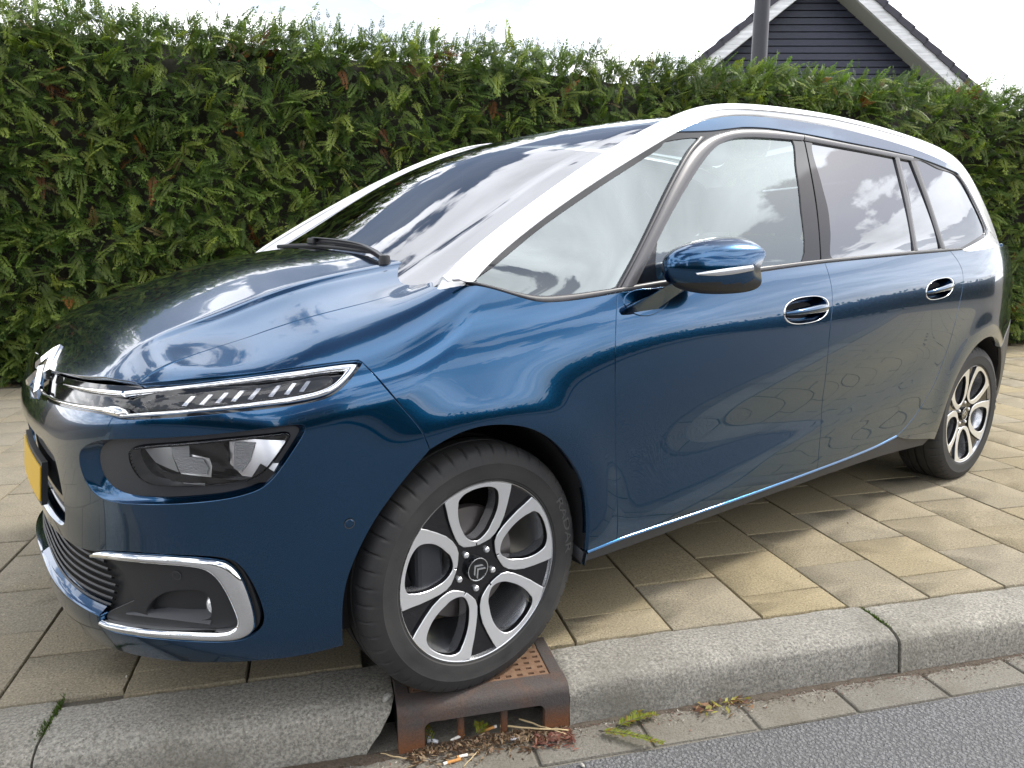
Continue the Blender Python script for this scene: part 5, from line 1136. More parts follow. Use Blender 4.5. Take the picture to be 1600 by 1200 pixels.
def along(u, v):       # u 0..1 inner to outer, v 0..1 between the lower and upper lens edges
    x = dhi[0]-0*u; x = dlo[0]+(dhi[0]-dlo[0])*u
    col = d2[np.abs(d2[:, 0]-x) < .012]; return np.array([x, col[:, 1].min()*(1-v)+col[:, 1].max()*v])
for s_, grp in enumerate((.24, .33, .41, .49, .575, .68, .765, .845)):
    a, b, c_, d_ = along(grp-.030, .22), along(grp-.008, .20), along(grp+.034, .84), along(grp+.014, .86)
    P3 = lift(f_body, pj_C, np.array([a, b, c_, d_])); D = panel_data(loop(*[np.array([P3[i], P3[(i+1) % 4]]) for i in range(4)], sp=.008), f_body, pj_C, .01, gap=0, off=-.0075, flange=.004); pair('led_element', D, M['led'] if s_ % 3 else M['reflector'], drl)
do, di = A_('drl_out'), A_('drl_in')
rpair('chrome_trim', ribbon_data(do[:8], di[:8], .0045, .009, .010, 8, it=3), M['chrome'], drl)
rpair('chrome_trim', ribbon_data(do[7:], di[7:], .0045, .009, .010, 8, it=2), M['chrome'], drl)
g = lambda P: grad(f_body, P)
s1 = ribbon_data('strip1_a', 'strip1_b', .006, .008, .012, 8, it=3); rpair('chrome_bar', s1, M['chrome'], (grl, grl))
s2a, s2b = A_('strip2_a').copy(), A_('strip2_b').copy(); s2a[0, 1] = s2b[0, 1] = 0
rpair('chrome_bar', ribbon_data(s2a, s2b, .006, .008, .012, 8, it=3), M['chrome'], (grl, grl))
jg = A_('jog'); rpair('chrome_bar', ribbon_data(jg[[0, 1, 2, 3, 4]], jg[[8, 7, 6, 5, 4]][:], .005, .008, .006, 7), M['chrome'], (grl, grl))
def nose(y, z, off): P = lift(f_body, pj_C, np.array([[np.arctan2(abs(y), .72)*.8, z]])); n = grad(f_body, P); P = P+n*off; P[0, 1] = y; return P[0]
def chevron(z0, half, rise, w, parent):
    # folded metal chevron following the curve of the nose: sharp ridge along the middle of each leg
    cols = np.linspace(-half, half, 15); cols = np.sort(np.r_[cols, [0.]]); rows = []
    for k, (dz, off) in enumerate(((.5, -.004), (.5, .005), (0, .0125), (-.5, .006), (-.5, -.004))):
        rows.append([nose(y, z0+rise*(1-abs(y)/half)+dz*w*(1-.12*abs(y)/half), off) for y in cols])
    V = np.concatenate([np.array(r) for r in rows]); n = len(cols); F = [(j*n+i, (j+1)*n+i, (j+1)*n+i+1, j*n+i+1) for j in range(4) for i in range(n-1)]
    F += [tuple(j*n for j in range(5)), tuple(j*n+n-1 for j in range(4, -1, -1))]
    mb = MB(); mb.add(V, F); mb.build('chevron', M['chrome'], parent, sharp=25)
chevron(.803, .098, .047, .026, grl); chevron(.757, .105, .043, .026, grl)

# ---- glasshouse
hr = A_('arch_ridge'); al = A_('arch_low')
sur = loop(seg('belt', 1), seg('arch_low', 24, 28)[::-1], seg('arch_low', 0, 25)[::-1], sp=.012)
holes = [ccw(loop(A_(k), A_(k)[[-1, 0]], sp=.012, it=0)[:]) for k in ()]
def gl_loop(k): return closed(k, .012, 0)
gk = ['glass_a', 'glass_b', 'glass_c', 'glass_d', 'glass_e']; GLs = {k: gl_loop(k) for k in gk}
surr = pair('window_surround', panel_data(sur, f_low, pj_S, .02, gap=-.004, off=-.006, holes=list(GLs.values()), flange=.004, hole_flange=.006), M['gloss'], CC2)
gnames = {'glass_a': ('quarter_window', 'glass_side'), 'glass_b': ('front_door_window', 'glass_side'), 'glass_c': ('rear_door_window', 'glass_rear'), 'glass_d': ('rear_door_window', 'glass_rear'), 'glass_e': ('rear_quarter_window', 'glass_rear')}
for k in gk: pair(gnames[k][0], panel_data(GLs[k], f_low, pj_S, .03, gap=-.004, off=-.0105, flange=0), M[gnames[k][1]], CC2)
strip = loop(seg('arch_low', 8, 23), seg('strip_low')[::-1], sp=.012)
pair('roof_side_strip', panel_data(strip, f_low, pj_S, .02, gap=.001, off=.0005, flange=.006), M['paint'], CC2)
rpair('window_frame', ribbon_data('frame_out', 'frame_in', .004, .008, .02, 6, lift_=-.003), M['frame'], fdoors)
rpair('window_frame', ribbon_data('framec_out', 'framec_in', .004, .008, .02, 6, lift_=-.003), M['frame'], rdoors)
rpair('pillar_trim', ribbon_data('frame_a_out', 'frame_a_in', .003, .008, .02, 6, lift_=-.004), M['trim'], CC2)
rpair('window_bar', ribbon_data('bar_l', 'bar_r', .003, .006, .02, 5, lift_=-.004), M['frame'], rdoors)
rpair('window_bar', ribbon_data('bar2_l', 'bar2_r', .003, .006, .02, 5, lift_=-.004), M['trim'], rdoors)
pg_ = lift(f_low, pj_S, to2(pj_S, A_('pillar_gap'))); gg_ = grad(f_low, pg_); rpair('pillar_gap', ribbon_data(pg_-gg_*.004+[.0018, 0, 0], pg_-gg_*.004-[.0018, 0, 0], .0008, .001, .03, 4), M['dark'], surr)
bel = seg('belt', 1); gb = A_('glass_bottom')
n1 = [i for i in range(len(gb)) if gb[i, 0] > -.47]; 
def cut(P, x0, x1): return P[(P[:, 0] <= x0) & (P[:, 0] >= x1)]
for (x0, x1, par) in ((1., -.455, wings), (-.455, -1.5, fdoors), (-1.5, -2.56, rdoors)):
    xs = np.linspace(min(x0, .02), x1, 40)
    def at_x(P): o = np.argsort(P[:, 0]); return np.stack([xs, np.interp(xs, P[o, 0], P[o, 1]), np.interp(xs, P[o, 0], P[o, 2])], 1)
    rpair('belt_moulding', ribbon_data(at_x(gb[:16]), at_x(bel)+[0, 0, .0015], .003, .008, .02, 6, lift_=-.003, it=1), M['trim'], par)
# pale arches from the base of the windscreen over the windows to the tail
arches = rpair('window_arch', ribbon_data(np.vstack([hr[:1]+[.016, .001, -.042], hr]), np.vstack([al[:1]+[.016, .003, -.042], al[:26]]), .0055, .012, .02, 11, n=150, it=2), M['white'], CC2)
rpair('arch_foot', ribbon_data(np.vstack([al[[27, 26, 25]], hr[-1:]]), np.vstack([A_('belt_rear'), ])[[0, 1, 2, 3]], .002, .01, .02, 5, it=0), M['white'], arches)
ro = np.argsort(hr[:, 0]); rx, ry, rz = hr[ro, 0], hr[ro, 1], hr[ro, 2]
def ridge(x): return np.stack([x, np.interp(x, rx, ry), np.interp(x, rx, rz)], 1)
def edge_at(x, inn, dz=0.): R = ridge(x); y = R[:, 1]-inn; return np.stack([x, y, roof_h(x, y)+dz], 1)
xs = np.linspace(.028, -2.55, 90)
R = ridge(xs); Rb = R+[0, -.024, 0]; Rb[:, 2] = np.minimum(R[:, 2]-.030, edge_at(xs, .024)[:, 2]+.012)
rpair('arch_inner_flank', ribbon_data(R+[0, .003, -.006], Rb, .003, .02, .02, 6, n=90, it=0, up=np.array([0, -.5, 1.])), M['white'], arches)
xg = np.linspace(-.015, -1.17, 60)
rpair('windscreen_channel', ribbon_data(edge_at(xg, .022, -.006), edge_at(xg, .052, -.004), .0005, .003, .02, 4, n=60, it=0, up=np.array([0, 0, 1.])), M['plastic'], CC2)
rpair('windscreen_trim', ribbon_data(edge_at(xg, .050, .002), edge_at(xg, .058, .002), .002, .006, .02, 5, n=60, it=0, up=np.array([0, 0, 1.])), M['chrome'], CC2)
wsE = edge_at(np.linspace(.05, -1.170, 42), .050)
wb = np.array([[.18, 0, 1.03], [.165, .2, 1.03], [.125, .42, 1.04], [.085, .6, 1.03], wsE[0]])
ws = loop(wb, wsE, np.array([wsE[-1], [-1.17, 0, 1.58]]), np.array([[-1.17, 0, 1.58], [.18, 0, 1.03]]), sp=.02)
put('windscreen', panel_data(ws, f_roof, pj_T, .03, sym=True, gap=0, flange=0), M['glass_front'], car)
rE = edge_at(np.linspace(-1.150, -2.9, 40), .056)
rf = loop(np.array([[-1.15, 0, 1.58], rE[0]]), rE, np.array([rE[-1], [-2.95, .3, 1.5], [-2.96, 0, 1.5]]), np.array([[-2.96, 0, 1.5], [-1.15, 0, 1.58]]), sp=.02)
put('glass_roof', panel_data(rf, f_roof, pj_T, .04, sym=True, gap=0, flange=0, off=-.002), M['glass_front'], car)
# scuttle and wipers
sc = np.array([[.18, 0, 1.09], [.165, .2, 1.085], [.12, .42, 1.06], [.06, .62, 1.025]]); rput('scuttle', cat_(*(lambda D: (D, mirrored(D)))(ribbon_data(sc-[0, 0, .01], sc+[-.14, -.01, -.02], .002, .01, .03, 5, up=np.array([0, 0, 1.])))), M['plastic'], car)
def wiper(arm, blade, z0):
    root = empty('wiper', (0, 0, 0), 0, car)
    g = grad(f_roof, A_(blade)); B = A_(blade)+g*.012
    rput('wiper_blade', ribbon_data(B+[0, 0, .010], B-[0, 0, .004], .004, .006, .02, 6), M['plastic'], root)
    if arm:
        g = grad(f_roof, A_(arm)); Aa = A_(arm)+g*.026; rput('wiper_arm', ribbon_data(Aa+[.004, 0, .010], Aa-[0, 0, .006], .006, .008, .015, 6), M['trim'], root)
        mb = MB(); mb.box(Aa[0]+[0, 0, -.004], (.03, .055, .022)); link('wiper_hinge', bevelled('wiper_hinge', mb.mesh('wiper_hinge'), .006, 2), M['plastic'], root)
        mb = MB(); mb.lathe([(0, .014), (.014, .012), (.016, 0), (.016, -.03)], 'z', 16, tuple(Aa[-1]+[.0, 0, -.004])); mb.build('wiper_pivot', M['plastic'], root, sharp=40)
wiper('wiper_arm', 'wiper_blade', 0); wiper(None, 'wiper_blade2', 0)

# ---- dark structure behind the skins
xs_ = [(-.40, .24), (-2.40, .24)]; t1 = np.radians(np.linspace(-10, 190, 30)); arcR = [(-2.84+.43*cos(a), .318+.43*sin(a)) for a in t1]; arcF = [(.43*cos(a), .318+.43*sin(a)) for a in t1]
inn = [(-.43, .24), (-2.41, .24)]+arcR+[(-3.40, .30), (-3.40, 1.05), (-2.6, 1.05), (-.5, .97), (-.1, .97), (.25, .86), (.50, .60), (.47, .24)]+arcF
inn3 = lift(f_low, pj_S, np.array(inn)); shell = pair('inner_body', panel_data(loop(*[np.array([inn3[i], inn3[(i+1) % len(inn3)]]) for i in range(len(inn3))], sp=.05), f_low, pj_S, .06, off=-.032, flange=0), M['dark'], CC2)
hb = lift(f_hood, pj_T, np.array([(-.03, 0), (-.03, .60), (.15, .66), (.45, .64), (.68, .60), (.75, .4), (.77, 0)])); put('inner_body', panel_data(loop(*[np.array([hb[i], hb[(i+1) % 7]]) for i in range(7)], sp=.05), f_hood, pj_T, .06, off=-.03, flange=0, sym=True), M['dark'], car)
fb = np.array([(0, .2), (1.22, .2), (1.05, .80), (.75, .84), (0, .80)]); fb3 = lift(f_body, pj_C, fb); fb3[[0, 4], 1] = 0; put('inner_body', panel_data(loop(*[np.array([fb3[i], fb3[(i+1) % 5]]) for i in range(5)], sp=.05), f_body, pj_C, .05, off=-.075, flange=0, sym=True), M['dark'], car)
mb = MB(); mb.box((-1.42, 0, .235), (2.0, 1.60, .03)); mb.box((.48, 0, .235), (.45, 1.1, .03)); mb.box((-3.1, 0, .27), (.5, 1.1, .05)); mb.box((-.02, 0, .55), (.9, .9, .6)); mb.box((-2.84, 0, .5), (.9, .9, .5)); mb.build('underbody', M['dark'], car)
for nm, A3 in (('f', np.vstack([A_('arch_bump')[::-1], A_('arch_front')[1:]])), ('r', np.vstack([sill_end[-1:], arch_r3, a2[1:]]))):
    cx = 0. if nm == 'f' else -2.84; Q = A3.copy(); Q[:, 0] = cx+(Q[:, 0]-cx)*1.05; Q[:, 2] = .318+(Q[:, 2]-.318)*1.05; Q[:, 1] = .44
    rpair('wheel_arch_liner', ribbon_data(A3-[0, .016, 0], Q, .0005, .003, .03, 5, it=0, up=np.array([0, 0, -1.])), M['plastic'], CC2)
# cabin
mb = MB(); mb.box((-.22, 0, .93), (.55, 1.40, .14)); mb.box((-.45, 0, .80), (.25, 1.40, .30)); link('dashboard', bevelled('dashboard', mb.mesh('dashboard'), .04, 3), M['interior'], car)
mb = MB(); n = 28; mb.lathe([(.175+.016*cos(2*pi*k/8), .016*sin(2*pi*k/8)) for k in range(8)], 'x', n, close=True); mb.box((0, 0, 0), (.03, .34, .05)); mb.box((0, 0, -.08), (.03, .05, .17)); o = mb.build('steering_wheel', M['interior'], car, True); o.location = (-.72, .38, .94); o.rotation_euler = (0, radians(-25), 0)
for (sx, ys_) in ((-1.25, (.38, -.38)), (-2.1, (.50, 0, -.50))):
    for y in ys_:
        w = .50 if sx > -2 else .42; root = empty('car_seat', (sx, y, .30), 0, car)
        for nm, c_, d_, a in (('cushion', (.12, 0, .16), (.52, w, .16), 0), ('backrest', (-.20, 0, .52), (.14, w, .68), -14), ('headrest', (-.31, 0, .96), (.10, .26, .18), -10)):
            mb = MB(); mb.box((0, 0, 0), d_); o = link(nm, bevelled(nm, mb.mesh(nm), .045, 3), M['seat'], root); o.location = c_; o.rotation_euler = (0, radians(a), 0)
mb = MB(); mb.box((0, 0, 0), (.03, .24, .07)); o = link('rear_view_mirror', bevelled('rear_view_mirror', mb.mesh('rear_view_mirror'), .012, 2), M['plastic'], car); o.location = (-.62, 0, 1.37)
rpair('door_card', ribbon_data(np.array([[-.45, .80, 1.0], [-3.3, .78, 1.05]]), np.array([[-.45, .80, .3], [-3.3, .78, .3]]), .001, .01, .2, 3), M['interior'], CC2)

# ---- door mirrors
def wing_mirror():
    roots = []
    # y, front x, rear x, top z, bottom z
    st5 = [(0.898, -0.64, -0.735, 1.105, 1.036), (0.908, -0.585, -0.748, 1.129, 1.008), (0.93, -0.553, -0.768, 1.145, 0.992), (0.958, -0.548, -0.783, 1.1515, 0.988), (0.985, -0.568, -0.795, 1.151, 0.989), (1.01, -0.61, -0.806, 1.144, 0.992), (1.032, -0.668, -0.814, 1.132, 0.997), (1.048, -0.73, -0.82, 1.117, 1.006), (1.057, -0.785, -0.825, 1.103, 1.022)]
    st = [(y, xf, xr, .5*(zt+zb), .5*(zt-zb)) for y, xf, xr, zt, zb in st5]
    k = 40; V = []
    for y, xf, xr, zc, h in st:
        t = (y-.90)/.157
        for i in range(k):
            a = 2*pi*i/k; ca, sa = cos(a), sin(a); e = .62
            sx = np.sign(ca)*abs(ca)**e; sz = np.sign(sa)*abs(sa)**(.8)
            front = sx > 0; xm = xr+(xf-xr)*.18
            x = xm+(xf-xm)*abs(ca)**.95*(1 if front else 0)-(xm-xr)*(0 if front else abs(ca)**.35)
            zz = sz*h
            if sa > 0: x -= .05*abs(sa)**2.2*(1-.3*t)
            else: x -= .022*abs(sa)**2
            V.append((x, y, zc+zz))
    m = len(st); F = [(j*k+i, j*k+(i+1) % k, (j+1)*k+(i+1) % k, (j+1)*k+i) for j in range(m-1) for i in range(k)]+[tuple(range(k)), tuple((m-1)*k+i for i in range(k-1, -1, -1))]
    V = np.array(V)
    for s in (1, -1):
        D = (V, F) if s > 0 else mirrored((V, F)); me = mesh('wing_mirror', D[0], D[1], True)
        bm = bmesh.new(); bm.from_mesh(me); bmesh.ops.recalc_face_normals(bm, faces=bm.faces[:]); bm.to_mesh(me); bm.free()
        me.materials.append(M['paint']); me.materials.append(M['plastic'])
        for p in me.polygons:
            cz = sum(me.vertices[i].co.z for i in p.vertices)/len(p.vertices); cx = sum(me.vertices[i].co.x for i in p.vertices)/len(p.vertices)
            if cz < 1.026: p.material_index = 1
        o = link('wing_mirror', me, None, car); sub = o.modifiers.new('smooth', 'SUBSURF'); sub.levels = sub.render_levels = 1
        # clear repeater lens wrapped round the outer end
        A = []; B = []
        for y, w in ((1.008, .0), (1.016, .4), (1.028, .8), (1.040, 1.), (1.051, .9), (1.0575, .7)):
            j = np.interp(y, [q[0] for q in st], range(m)); xf = np.interp(y, [q[0] for q in st], [q[1] for q in st]); zc = np.interp(y, [q[0] for q in st], [q[3] for q in st]); 
            zt = 1.052+.020*(y-1.008)/.05; A.append((xf+.0005, y+.0025, zt+.001)); B.append((xf-.004, y+.0025, zt-.003-.015*w))
        D = ribbon_data(np.array(A), np.array(B), .003, .01, .006, 6, it=1, up=np.array([1., .6, 0])); D = D if s > 0 else mirrored(D)
        tl = rput('turn_signal', D, M['led'], o)
        # arm down to the door
        P0 = lift(f_low, pj_S, np.array([[-.515, .945]]))[0]; P1 = np.array([-.625, .945, 1.020]); pts = []
        for (w, a_, b_) in ((0, .062, .036), (.33, .050, .027), (.66, .046, .023), (1., .050, .022)):
            c_ = P0*(1-w)+P1*w+np.array([0, .0, .0]); pts.append([c_+np.array([cos(q)*a_, sin(q)*.018, sin(q)*b_]) for q in np.linspace(0, 2*pi, 20, endpoint=False)])
        Va = np.array(pts).reshape(-1, 3); Fa = [(j*20+i, j*20+(i+1) % 20, (j+1)*20+(i+1) % 20, (j+1)*20+i) for j in range(3) for i in range(20)]+[tuple(range(20)), tuple(60+i for i in range(19, -1, -1))]
        mb = MB(); mb.add(Va*[1, s, 1], Fa); mb.build('mirror_arm', M['paint'], o, True)
        mb = MB(); q = [(y, xr, zc, h) for y, xf, xr, zc, h in st[1:-1]]; Vg = [(xr-.014, y*s, zc+h*.8) for y, xr, zc, h in q]+[(xr-.014, y*s, zc-h*.75) for y, xr, zc, h in q]; n = len(q); mb.add(Vg, [(i, i+1, n+i+1, n+i) for i in range(n-1)]); mb.build('mirror_glass', M['chrome'], o, True)
    fo = closed('mirror_foot', .008); pair('mirror_foot', panel_data(fo, f_low, pj_S, .012, gap=0, off=.004, flange=.006, edge=.003), M['paint'], fdoors)
wing_mirror()

# ---- door handles: bowl, bar and chrome edge
def handle(key, par):
    cx, cz, hw, hh, tilt = handle_dims(key); g_ = lambda Q: grad(f_low, Q); n = 44
    for s, pa in ((1, par[0]), (-1, par[1])):
        def rings(L): return [handle_ring(key, k)+g_(handle_ring(key, k))*d for k, d in L]
        fl = lambda j: [(j_*n+i, j_*n+(i+1) % n, (j_+1)*n+(i+1) % n, (j_+1)*n+i) for j_ in range(j) for i in range(n)]
        mb = MB(); mb.add(np.concatenate(rings(((1.015, -.001), (1.0, .0022), (.965, .0018), (.945, -.002))))*[1, s, 1], fl(3)); root = mb.build('door_handle', M['chrome'], pa, True)
        mb = MB(); mb.add(np.concatenate(rings(((.955, -.001), (.93, -.010), (.82, -.024), (.55, -.034), (.2, -.036))))*[1, s, 1], fl(4)+[tuple(4*n+i for i in range(n))]); mb.build('handle_cup', M['paint'], root, True)
        xs = np.linspace(cx-hw*.94, cx+hw*.90, 16); Q = lift(f_low, pj_S, np.stack([xs, cz-hh*.04+tilt*(xs-cx)], 1)); u = np.linspace(-1, 1, 16); w = hh*(.20+.16*np.clip(.5-u*.6, 0, 1))*(1-.35*np.abs(u)**4); bow = .010*(1-np.abs(u)**3)-.004*np.abs(u)**3
        gq = g_(Q); up_ = np.stack([0*w, 0*w, w], 1); D = ribbon_data(Q+gq*bow[:, None]+up_, Q+gq*bow[:, None]-up_, .012, .014, .01, 11, it=0); D = D if s > 0 else mirrored(D); rput('handle_bar', D, M['paint'], root, 60)
for key, par, sc_ in (('handle_f', fdoors, 1), ('handle_r', rdoors, 1)): handle(key, par)
def handle_holes(): pass

# ---- wheels
def tyre_profile():
    o = [(.232, .096), (.2375, .1005), (.240, .1005), (.243, .1035), (.262, .1065), (.280, .1062), (.282, .1068), (.284, .1062), (.300, .1015), (.311, .096), (.3185, .088), (.3235, .078), (.3265, .066), (.3275, .052), (.3282, .043), (.3215, .0415), (.3215, .0355), (.3284, .034), (.3286, .006), (.322, .0045), (.322, -.0045), (.3286, -.006)]
    i = [(r, -y) for r, y in o[::-1]]; return o[:-1]+[(.3286, -.006)]+i[2:]
def ring_poly(pts): return np.array(pts, float)
def wheel_parts():
    """shared meshes of one wheel; axis along y, outer face towards +y"""
    W = {}
    prof = tyre_profile(); n = 480; V = []
    for r, y in prof:
        for k in range(n):
            a = 2*pi*k/n; rr, yy = r, y; ph = k % 10
            if abs(y) > .060 and .305 < r < .3275 and ph == 0: rr -= .0045; yy -= .0015*np.sign(y)
            
            x, z = rr*cos(a), rr*sin(a)
            if z < -.3175: z = -.3175-(z+.3175)*0; yy *= 1.0
            V.append((x, yy, z))
    m = len(prof); F = [(i*n+k, i*n+(k+1) % n, (i+1)*n+(k+1) % n, (i+1)*n+k) for i in range(m-1) for k in range(n)]
    mb = MB(); mb.add(V, F); W['tyre'] = mb.mesh('tyre', sharp=32); W['tyre'].materials.append(M['rubber'])
    mb = MB(); mb.lathe([(.236, .094), (.2362, .0985), (.2345, .1000), (.2325, .0985), (.2310, .092), (.2235, .080), (.2145, .055), (.206, .02), (.205, -.09), (.225, -.10), (.225, -.09), (.209, -.08)], 'y', 96); W['rim'] = mb.mesh('rim', sharp=40); W['rim'].materials.append(M['alloy_gloss'])
    mb = MB(); mb.lathe([(.2312, .0915), (.2345, .1002), (.2362, .0990)], 'y', 96); W['rim_edge'] = mb.mesh('rim_edge', sharp=40); W['rim_edge'].materials.append(M['wheel_black'])
    fy = lambda r: .077+.021*np.clip(r/.23, 0, 1)**1.6
    pol = lambda L: np.array([(r*cos(radians(a+90)), r*sin(radians(a+90))) for a, r in L])
    outer = pol([(25.5, .2295), (17, .2335), (8.5, .2345), (0, .2345), (-8.5, .2345), (-17, .234), (-25.3, .2335), (-27, .215), (-30, .180), (-33, .150), (-34.5, .122), (-33.5, .100), (-29, .083), (-20, .073), (-8, .0665), (-2.2, .0655), (-2.2, .072), (2.2, .072), (2.2, .0655), (8, .0665), (20, .073), (29, .083), (32.5, .100), (32, .122), (30.2, .150), (28.3, .180), (26.3, .21)])
    innr = pol([(17.5, .200), (16.5, .210), (12, .2195), (6, .2225), (0, .223), (-6, .2225), (-11, .220), (-15.5, .213), (-18, .203), (-20.5, .185), (-22.2, .165), (-22.6, .140), (-21.5, .120), (-20, .103), (-14, .087), (-5, .0775), (5, .0775), (14, .087), (19.5, .103), (21, .120), (21.6, .140), (20.7, .165), (19, .187)])
    def sm(P, sp): 
        Q = closed(np.c_[P, 0*P[:, :1]], sp, 0)[:, :2]; return ccw(Q)
    o_, i_ = ccw(outer), sm(innr, .006)
    o_ = np.concatenate([resample(np.array([o_[k], o_[(k+1) % len(o_)]]), .006)[:-1] for k in range(len(o_))])
    def extrude(outer, holes, lift_, depth, sp, m0, m1, name, bev=.0012):
        V2, F, _ = triangulate(outer, holes, sp); r = np.hypot(V2[:, 0], V2[:, 1]); V = [(-x, y_, z) for (x, z), y_ in zip(V2, fy(r)+lift_)]
        F = [list(f) for f in F]; mi = [0]*len(F); V = list(map(tuple, V))
        for l, sg in [(outer, 1)]+[(h, -1) for h in holes]:
            b = len(V); nn = len(l); rr = np.hypot(l[:, 0], l[:, 1]); L2 = inset(l, -bev*sg)
            y0 = fy(rr)+lift_
            V += [(-x, y_, z) for (x, z), y_ in zip(l, y0)]+[(-x, y_-bev, z) for (x, z), y_ in zip(L2, y0)]+[(-x, y_-bev, z) for (x, z), y_ in zip(L2, y0)]+[(-x, y_-depth, z) for (x, z), y_ in zip(L2, y0)]
            for a, mm in ((0, 0), (2, 1)):
                for k in range(nn):
                    k2 = (k+1) % nn; F.append([b+a*nn+k, b+a*nn+k2, b+(a+1)*nn+k2, b+(a+1)*nn+k]); mi.append(mm)
        me = mesh(name, V, F, True)
        bm = bmesh.new(); bm.from_mesh(me); bmesh.ops.remove_doubles(bm, verts=bm.verts[:], dist=1e-6); bmesh.ops.recalc_face_normals(bm, faces=bm.faces[:]); bm.to_mesh(me); bm.free()
        me.set_sharp_from_angle(angle=radians(35)); me.materials.append(m0); me.materials.append(m1)
        if len(me.polygons) == len(mi): me.polygons.foreach_set('material_index', mi)
        return me
    W['spoke'] = extrude(o_, [i_], 0, .016, .008, M['alloy'], M['wheel_black'], 'wheel_spoke')
    an = np.radians(np.arange(0, 360, 2)); disc = np.stack([.2325*np.cos(an), .2325*np.sin(an)], 1)
    hs = []
    big = inset(i_, -.0)
    for k in range(5):
        a = radians(72*k); Rm = np.array([[cos(a), -sin(a)], [sin(a), cos(a)]]); hs.append(ccw(inset(i_, -.0012) @ Rm.T))
    W['plate'] = extrude(ccw(disc), hs, -.0085, .040, .012, M['wheel_black'], M['alloy_gloss'], 'wheel_body')
    mb = MB(); mb.lathe([(.0, .0815), (.027, .0812), (.0285, .0825), (.0310, .0825), (.0325, .079), (.0325, .06)], 'y', 48); W['cap'] = mb.mesh('centre_cap', sharp=35); W['cap'].materials.append(M['gloss'])
    mb = MB(); mb.lathe([(.0285, .0828), (.0295, .0834), (.0308, .0828)], 'y', 48); W['capring'] = mb.mesh('cap_ring', True); W['capring'].materials.append(M['chrome'])
    def chev(z0):
        w = .0065; V = []; pts = [(-.017, z0-.013), (0, z0+.004), (.017, z0-.013), (.017, z0-.013-w), (0, z0+.004-w), (-.017, z0-.013-w)]
        V = [(x, .0815, z) for x, z in pts]+[(x, .0832, z) for x, z in pts]; return V, [(0, 1, 4, 5), (1, 2, 3, 4), (6, 11, 10, 7), (7, 10, 9, 8)]+[(i, (i+1) % 6, 6+(i+1) % 6, 6+i) for i in range(6)]
    mb = MB(); mb.add(*chev(.014)); mb.add(*chev(.001)); W['emblem'] = mb.mesh('chevron_emblem'); W['emblem'].materials.append(M['chrome'])
    mb = MB(); mb.lathe([(0, .080), (.005, .080), (.0078, .077), (.0082, .060)], 'y', 12); W['bolt'] = mb.mesh('wheel_bolt', sharp=30); W['bolt'].materials.append(M['alloy'])
    mb = MB(); mb.lathe([(.06, .025), (.148, .022), (.150, .018), (.150, .000), (.06, .0)], 'y', 64); mb.lathe([(0, .045), (.062, .040), (.066, .02)], 'y', 40); W['disc'] = mb.mesh('brake_disc', sharp=35); W['disc'].materials.append(M['steel'])
    mb = MB(); mb.box((.125, .022, .03), (.075, .075, .17)); W['caliper'] = bevelled('brake_caliper', mb.mesh('brake_caliper'), .012, 2); W['caliper'].materials.append(M['plastic_grey'])
    me = text_mesh('RADAR', .034, .0010); co = np.array([v.co[:] for v in me.vertices]); th = radians(13)-co[:, 0]*1.55/.285; rr = .2830+co[:, 1]*.85
    for v, t, r, zz in zip(me.vertices, th, rr, co[:, 2]): v.co = (-r*cos(t), .1062-(.0045 if r > .292 else 0)*((r-.292)/.012)*.9+zz*.7, r*sin(t))
    me.materials.append(M['rubber_mark']); W['text'] = me
    return W
M['rubber_mark'] = mat('tyre_lettering', (.060, .058, .057), .6)
W = wheel_parts()
def wheel(x, y, spin, flip):
    root = empty('wheel', (x, y, .318), pi if flip else 0, car)
    for k, nm in (('tyre', 'tyre'), ('rim', 'rim'), ('rim_edge', 'rim_edge'), ('disc', 'brake_disc'), ('caliper', 'brake_caliper')):
        o = link(nm, W[k], None, root)
    link('tyre_lettering', W['text'], None, root)
    def spun(nm, k, a, rot_extra=0):
        o = link(nm, W[k], None, root); o.rotation_euler = (0, -radians(a), 0); return o
    spun('wheel_body', 'plate', spin)
    for k in range(5): spun('wheel_spoke', 'spoke', spin+72*k)
    for nm, k in (('centre_cap', 'cap'), ('cap_ring', 'capring')): spun(nm, k, spin)
    spun('chevron_emblem', 'emblem', spin-38)
    for k in range(5):
        o = link('wheel_bolt', W['bolt'], None, root); a = radians(90+spin+36+72*k); o.location = (-.054*cos(a), 0, .054*sin(a))
    return root
wheel(0, .769, -1.3, False); wheel(-2.84, .769, 34, False); wheel(0, -.769, 10, True); wheel(-2.84, -.769, 25, True)
# ------------------------------------------------------------------ cast-iron drain let into the kerb
def rust():
    m = mat('rusty_iron', (.12, .06, .04), .8, .3); b = NB(m); p = b.pos(); n = b.noise(p, 14, 6, .65); f = b.noise(p, 190, 3, .7); g = b.n('ShaderNodeNewGeometry'); sp = b.n('ShaderNodeSeparateXYZ'); b.l(g.outputs['Position'], sp.inputs[0])
    low = b.mr(sp.outputs[2], -.13, -.05, 1, 0)
    k = b.mix(.5, n, low)
    c = b.mix(b.mr(k, .22, .62), (.085, .075, .07), (.21, .085, .035)); c = b.mix(b.mr(f, .4, .7, 0, .5), c, (.045, .03, .025)); b.col(c); b.bump(f, .5, .003); return m
M['iron'] = rust()
def rust2():
    m = mat('brown_rust', (.19, .10, .055), .85, .1); b = NB(m); p = b.pos(); n = b.noise(p, 45, 5, .65); f = b.noise(p, 260, 3, .7)
    b.col(b.mix(b.mr(n, .3, .7), (.145, .075, .042), (.225, .14, .085))); b.bump(f, .4, .002); return m
M['rust'] = rust2()
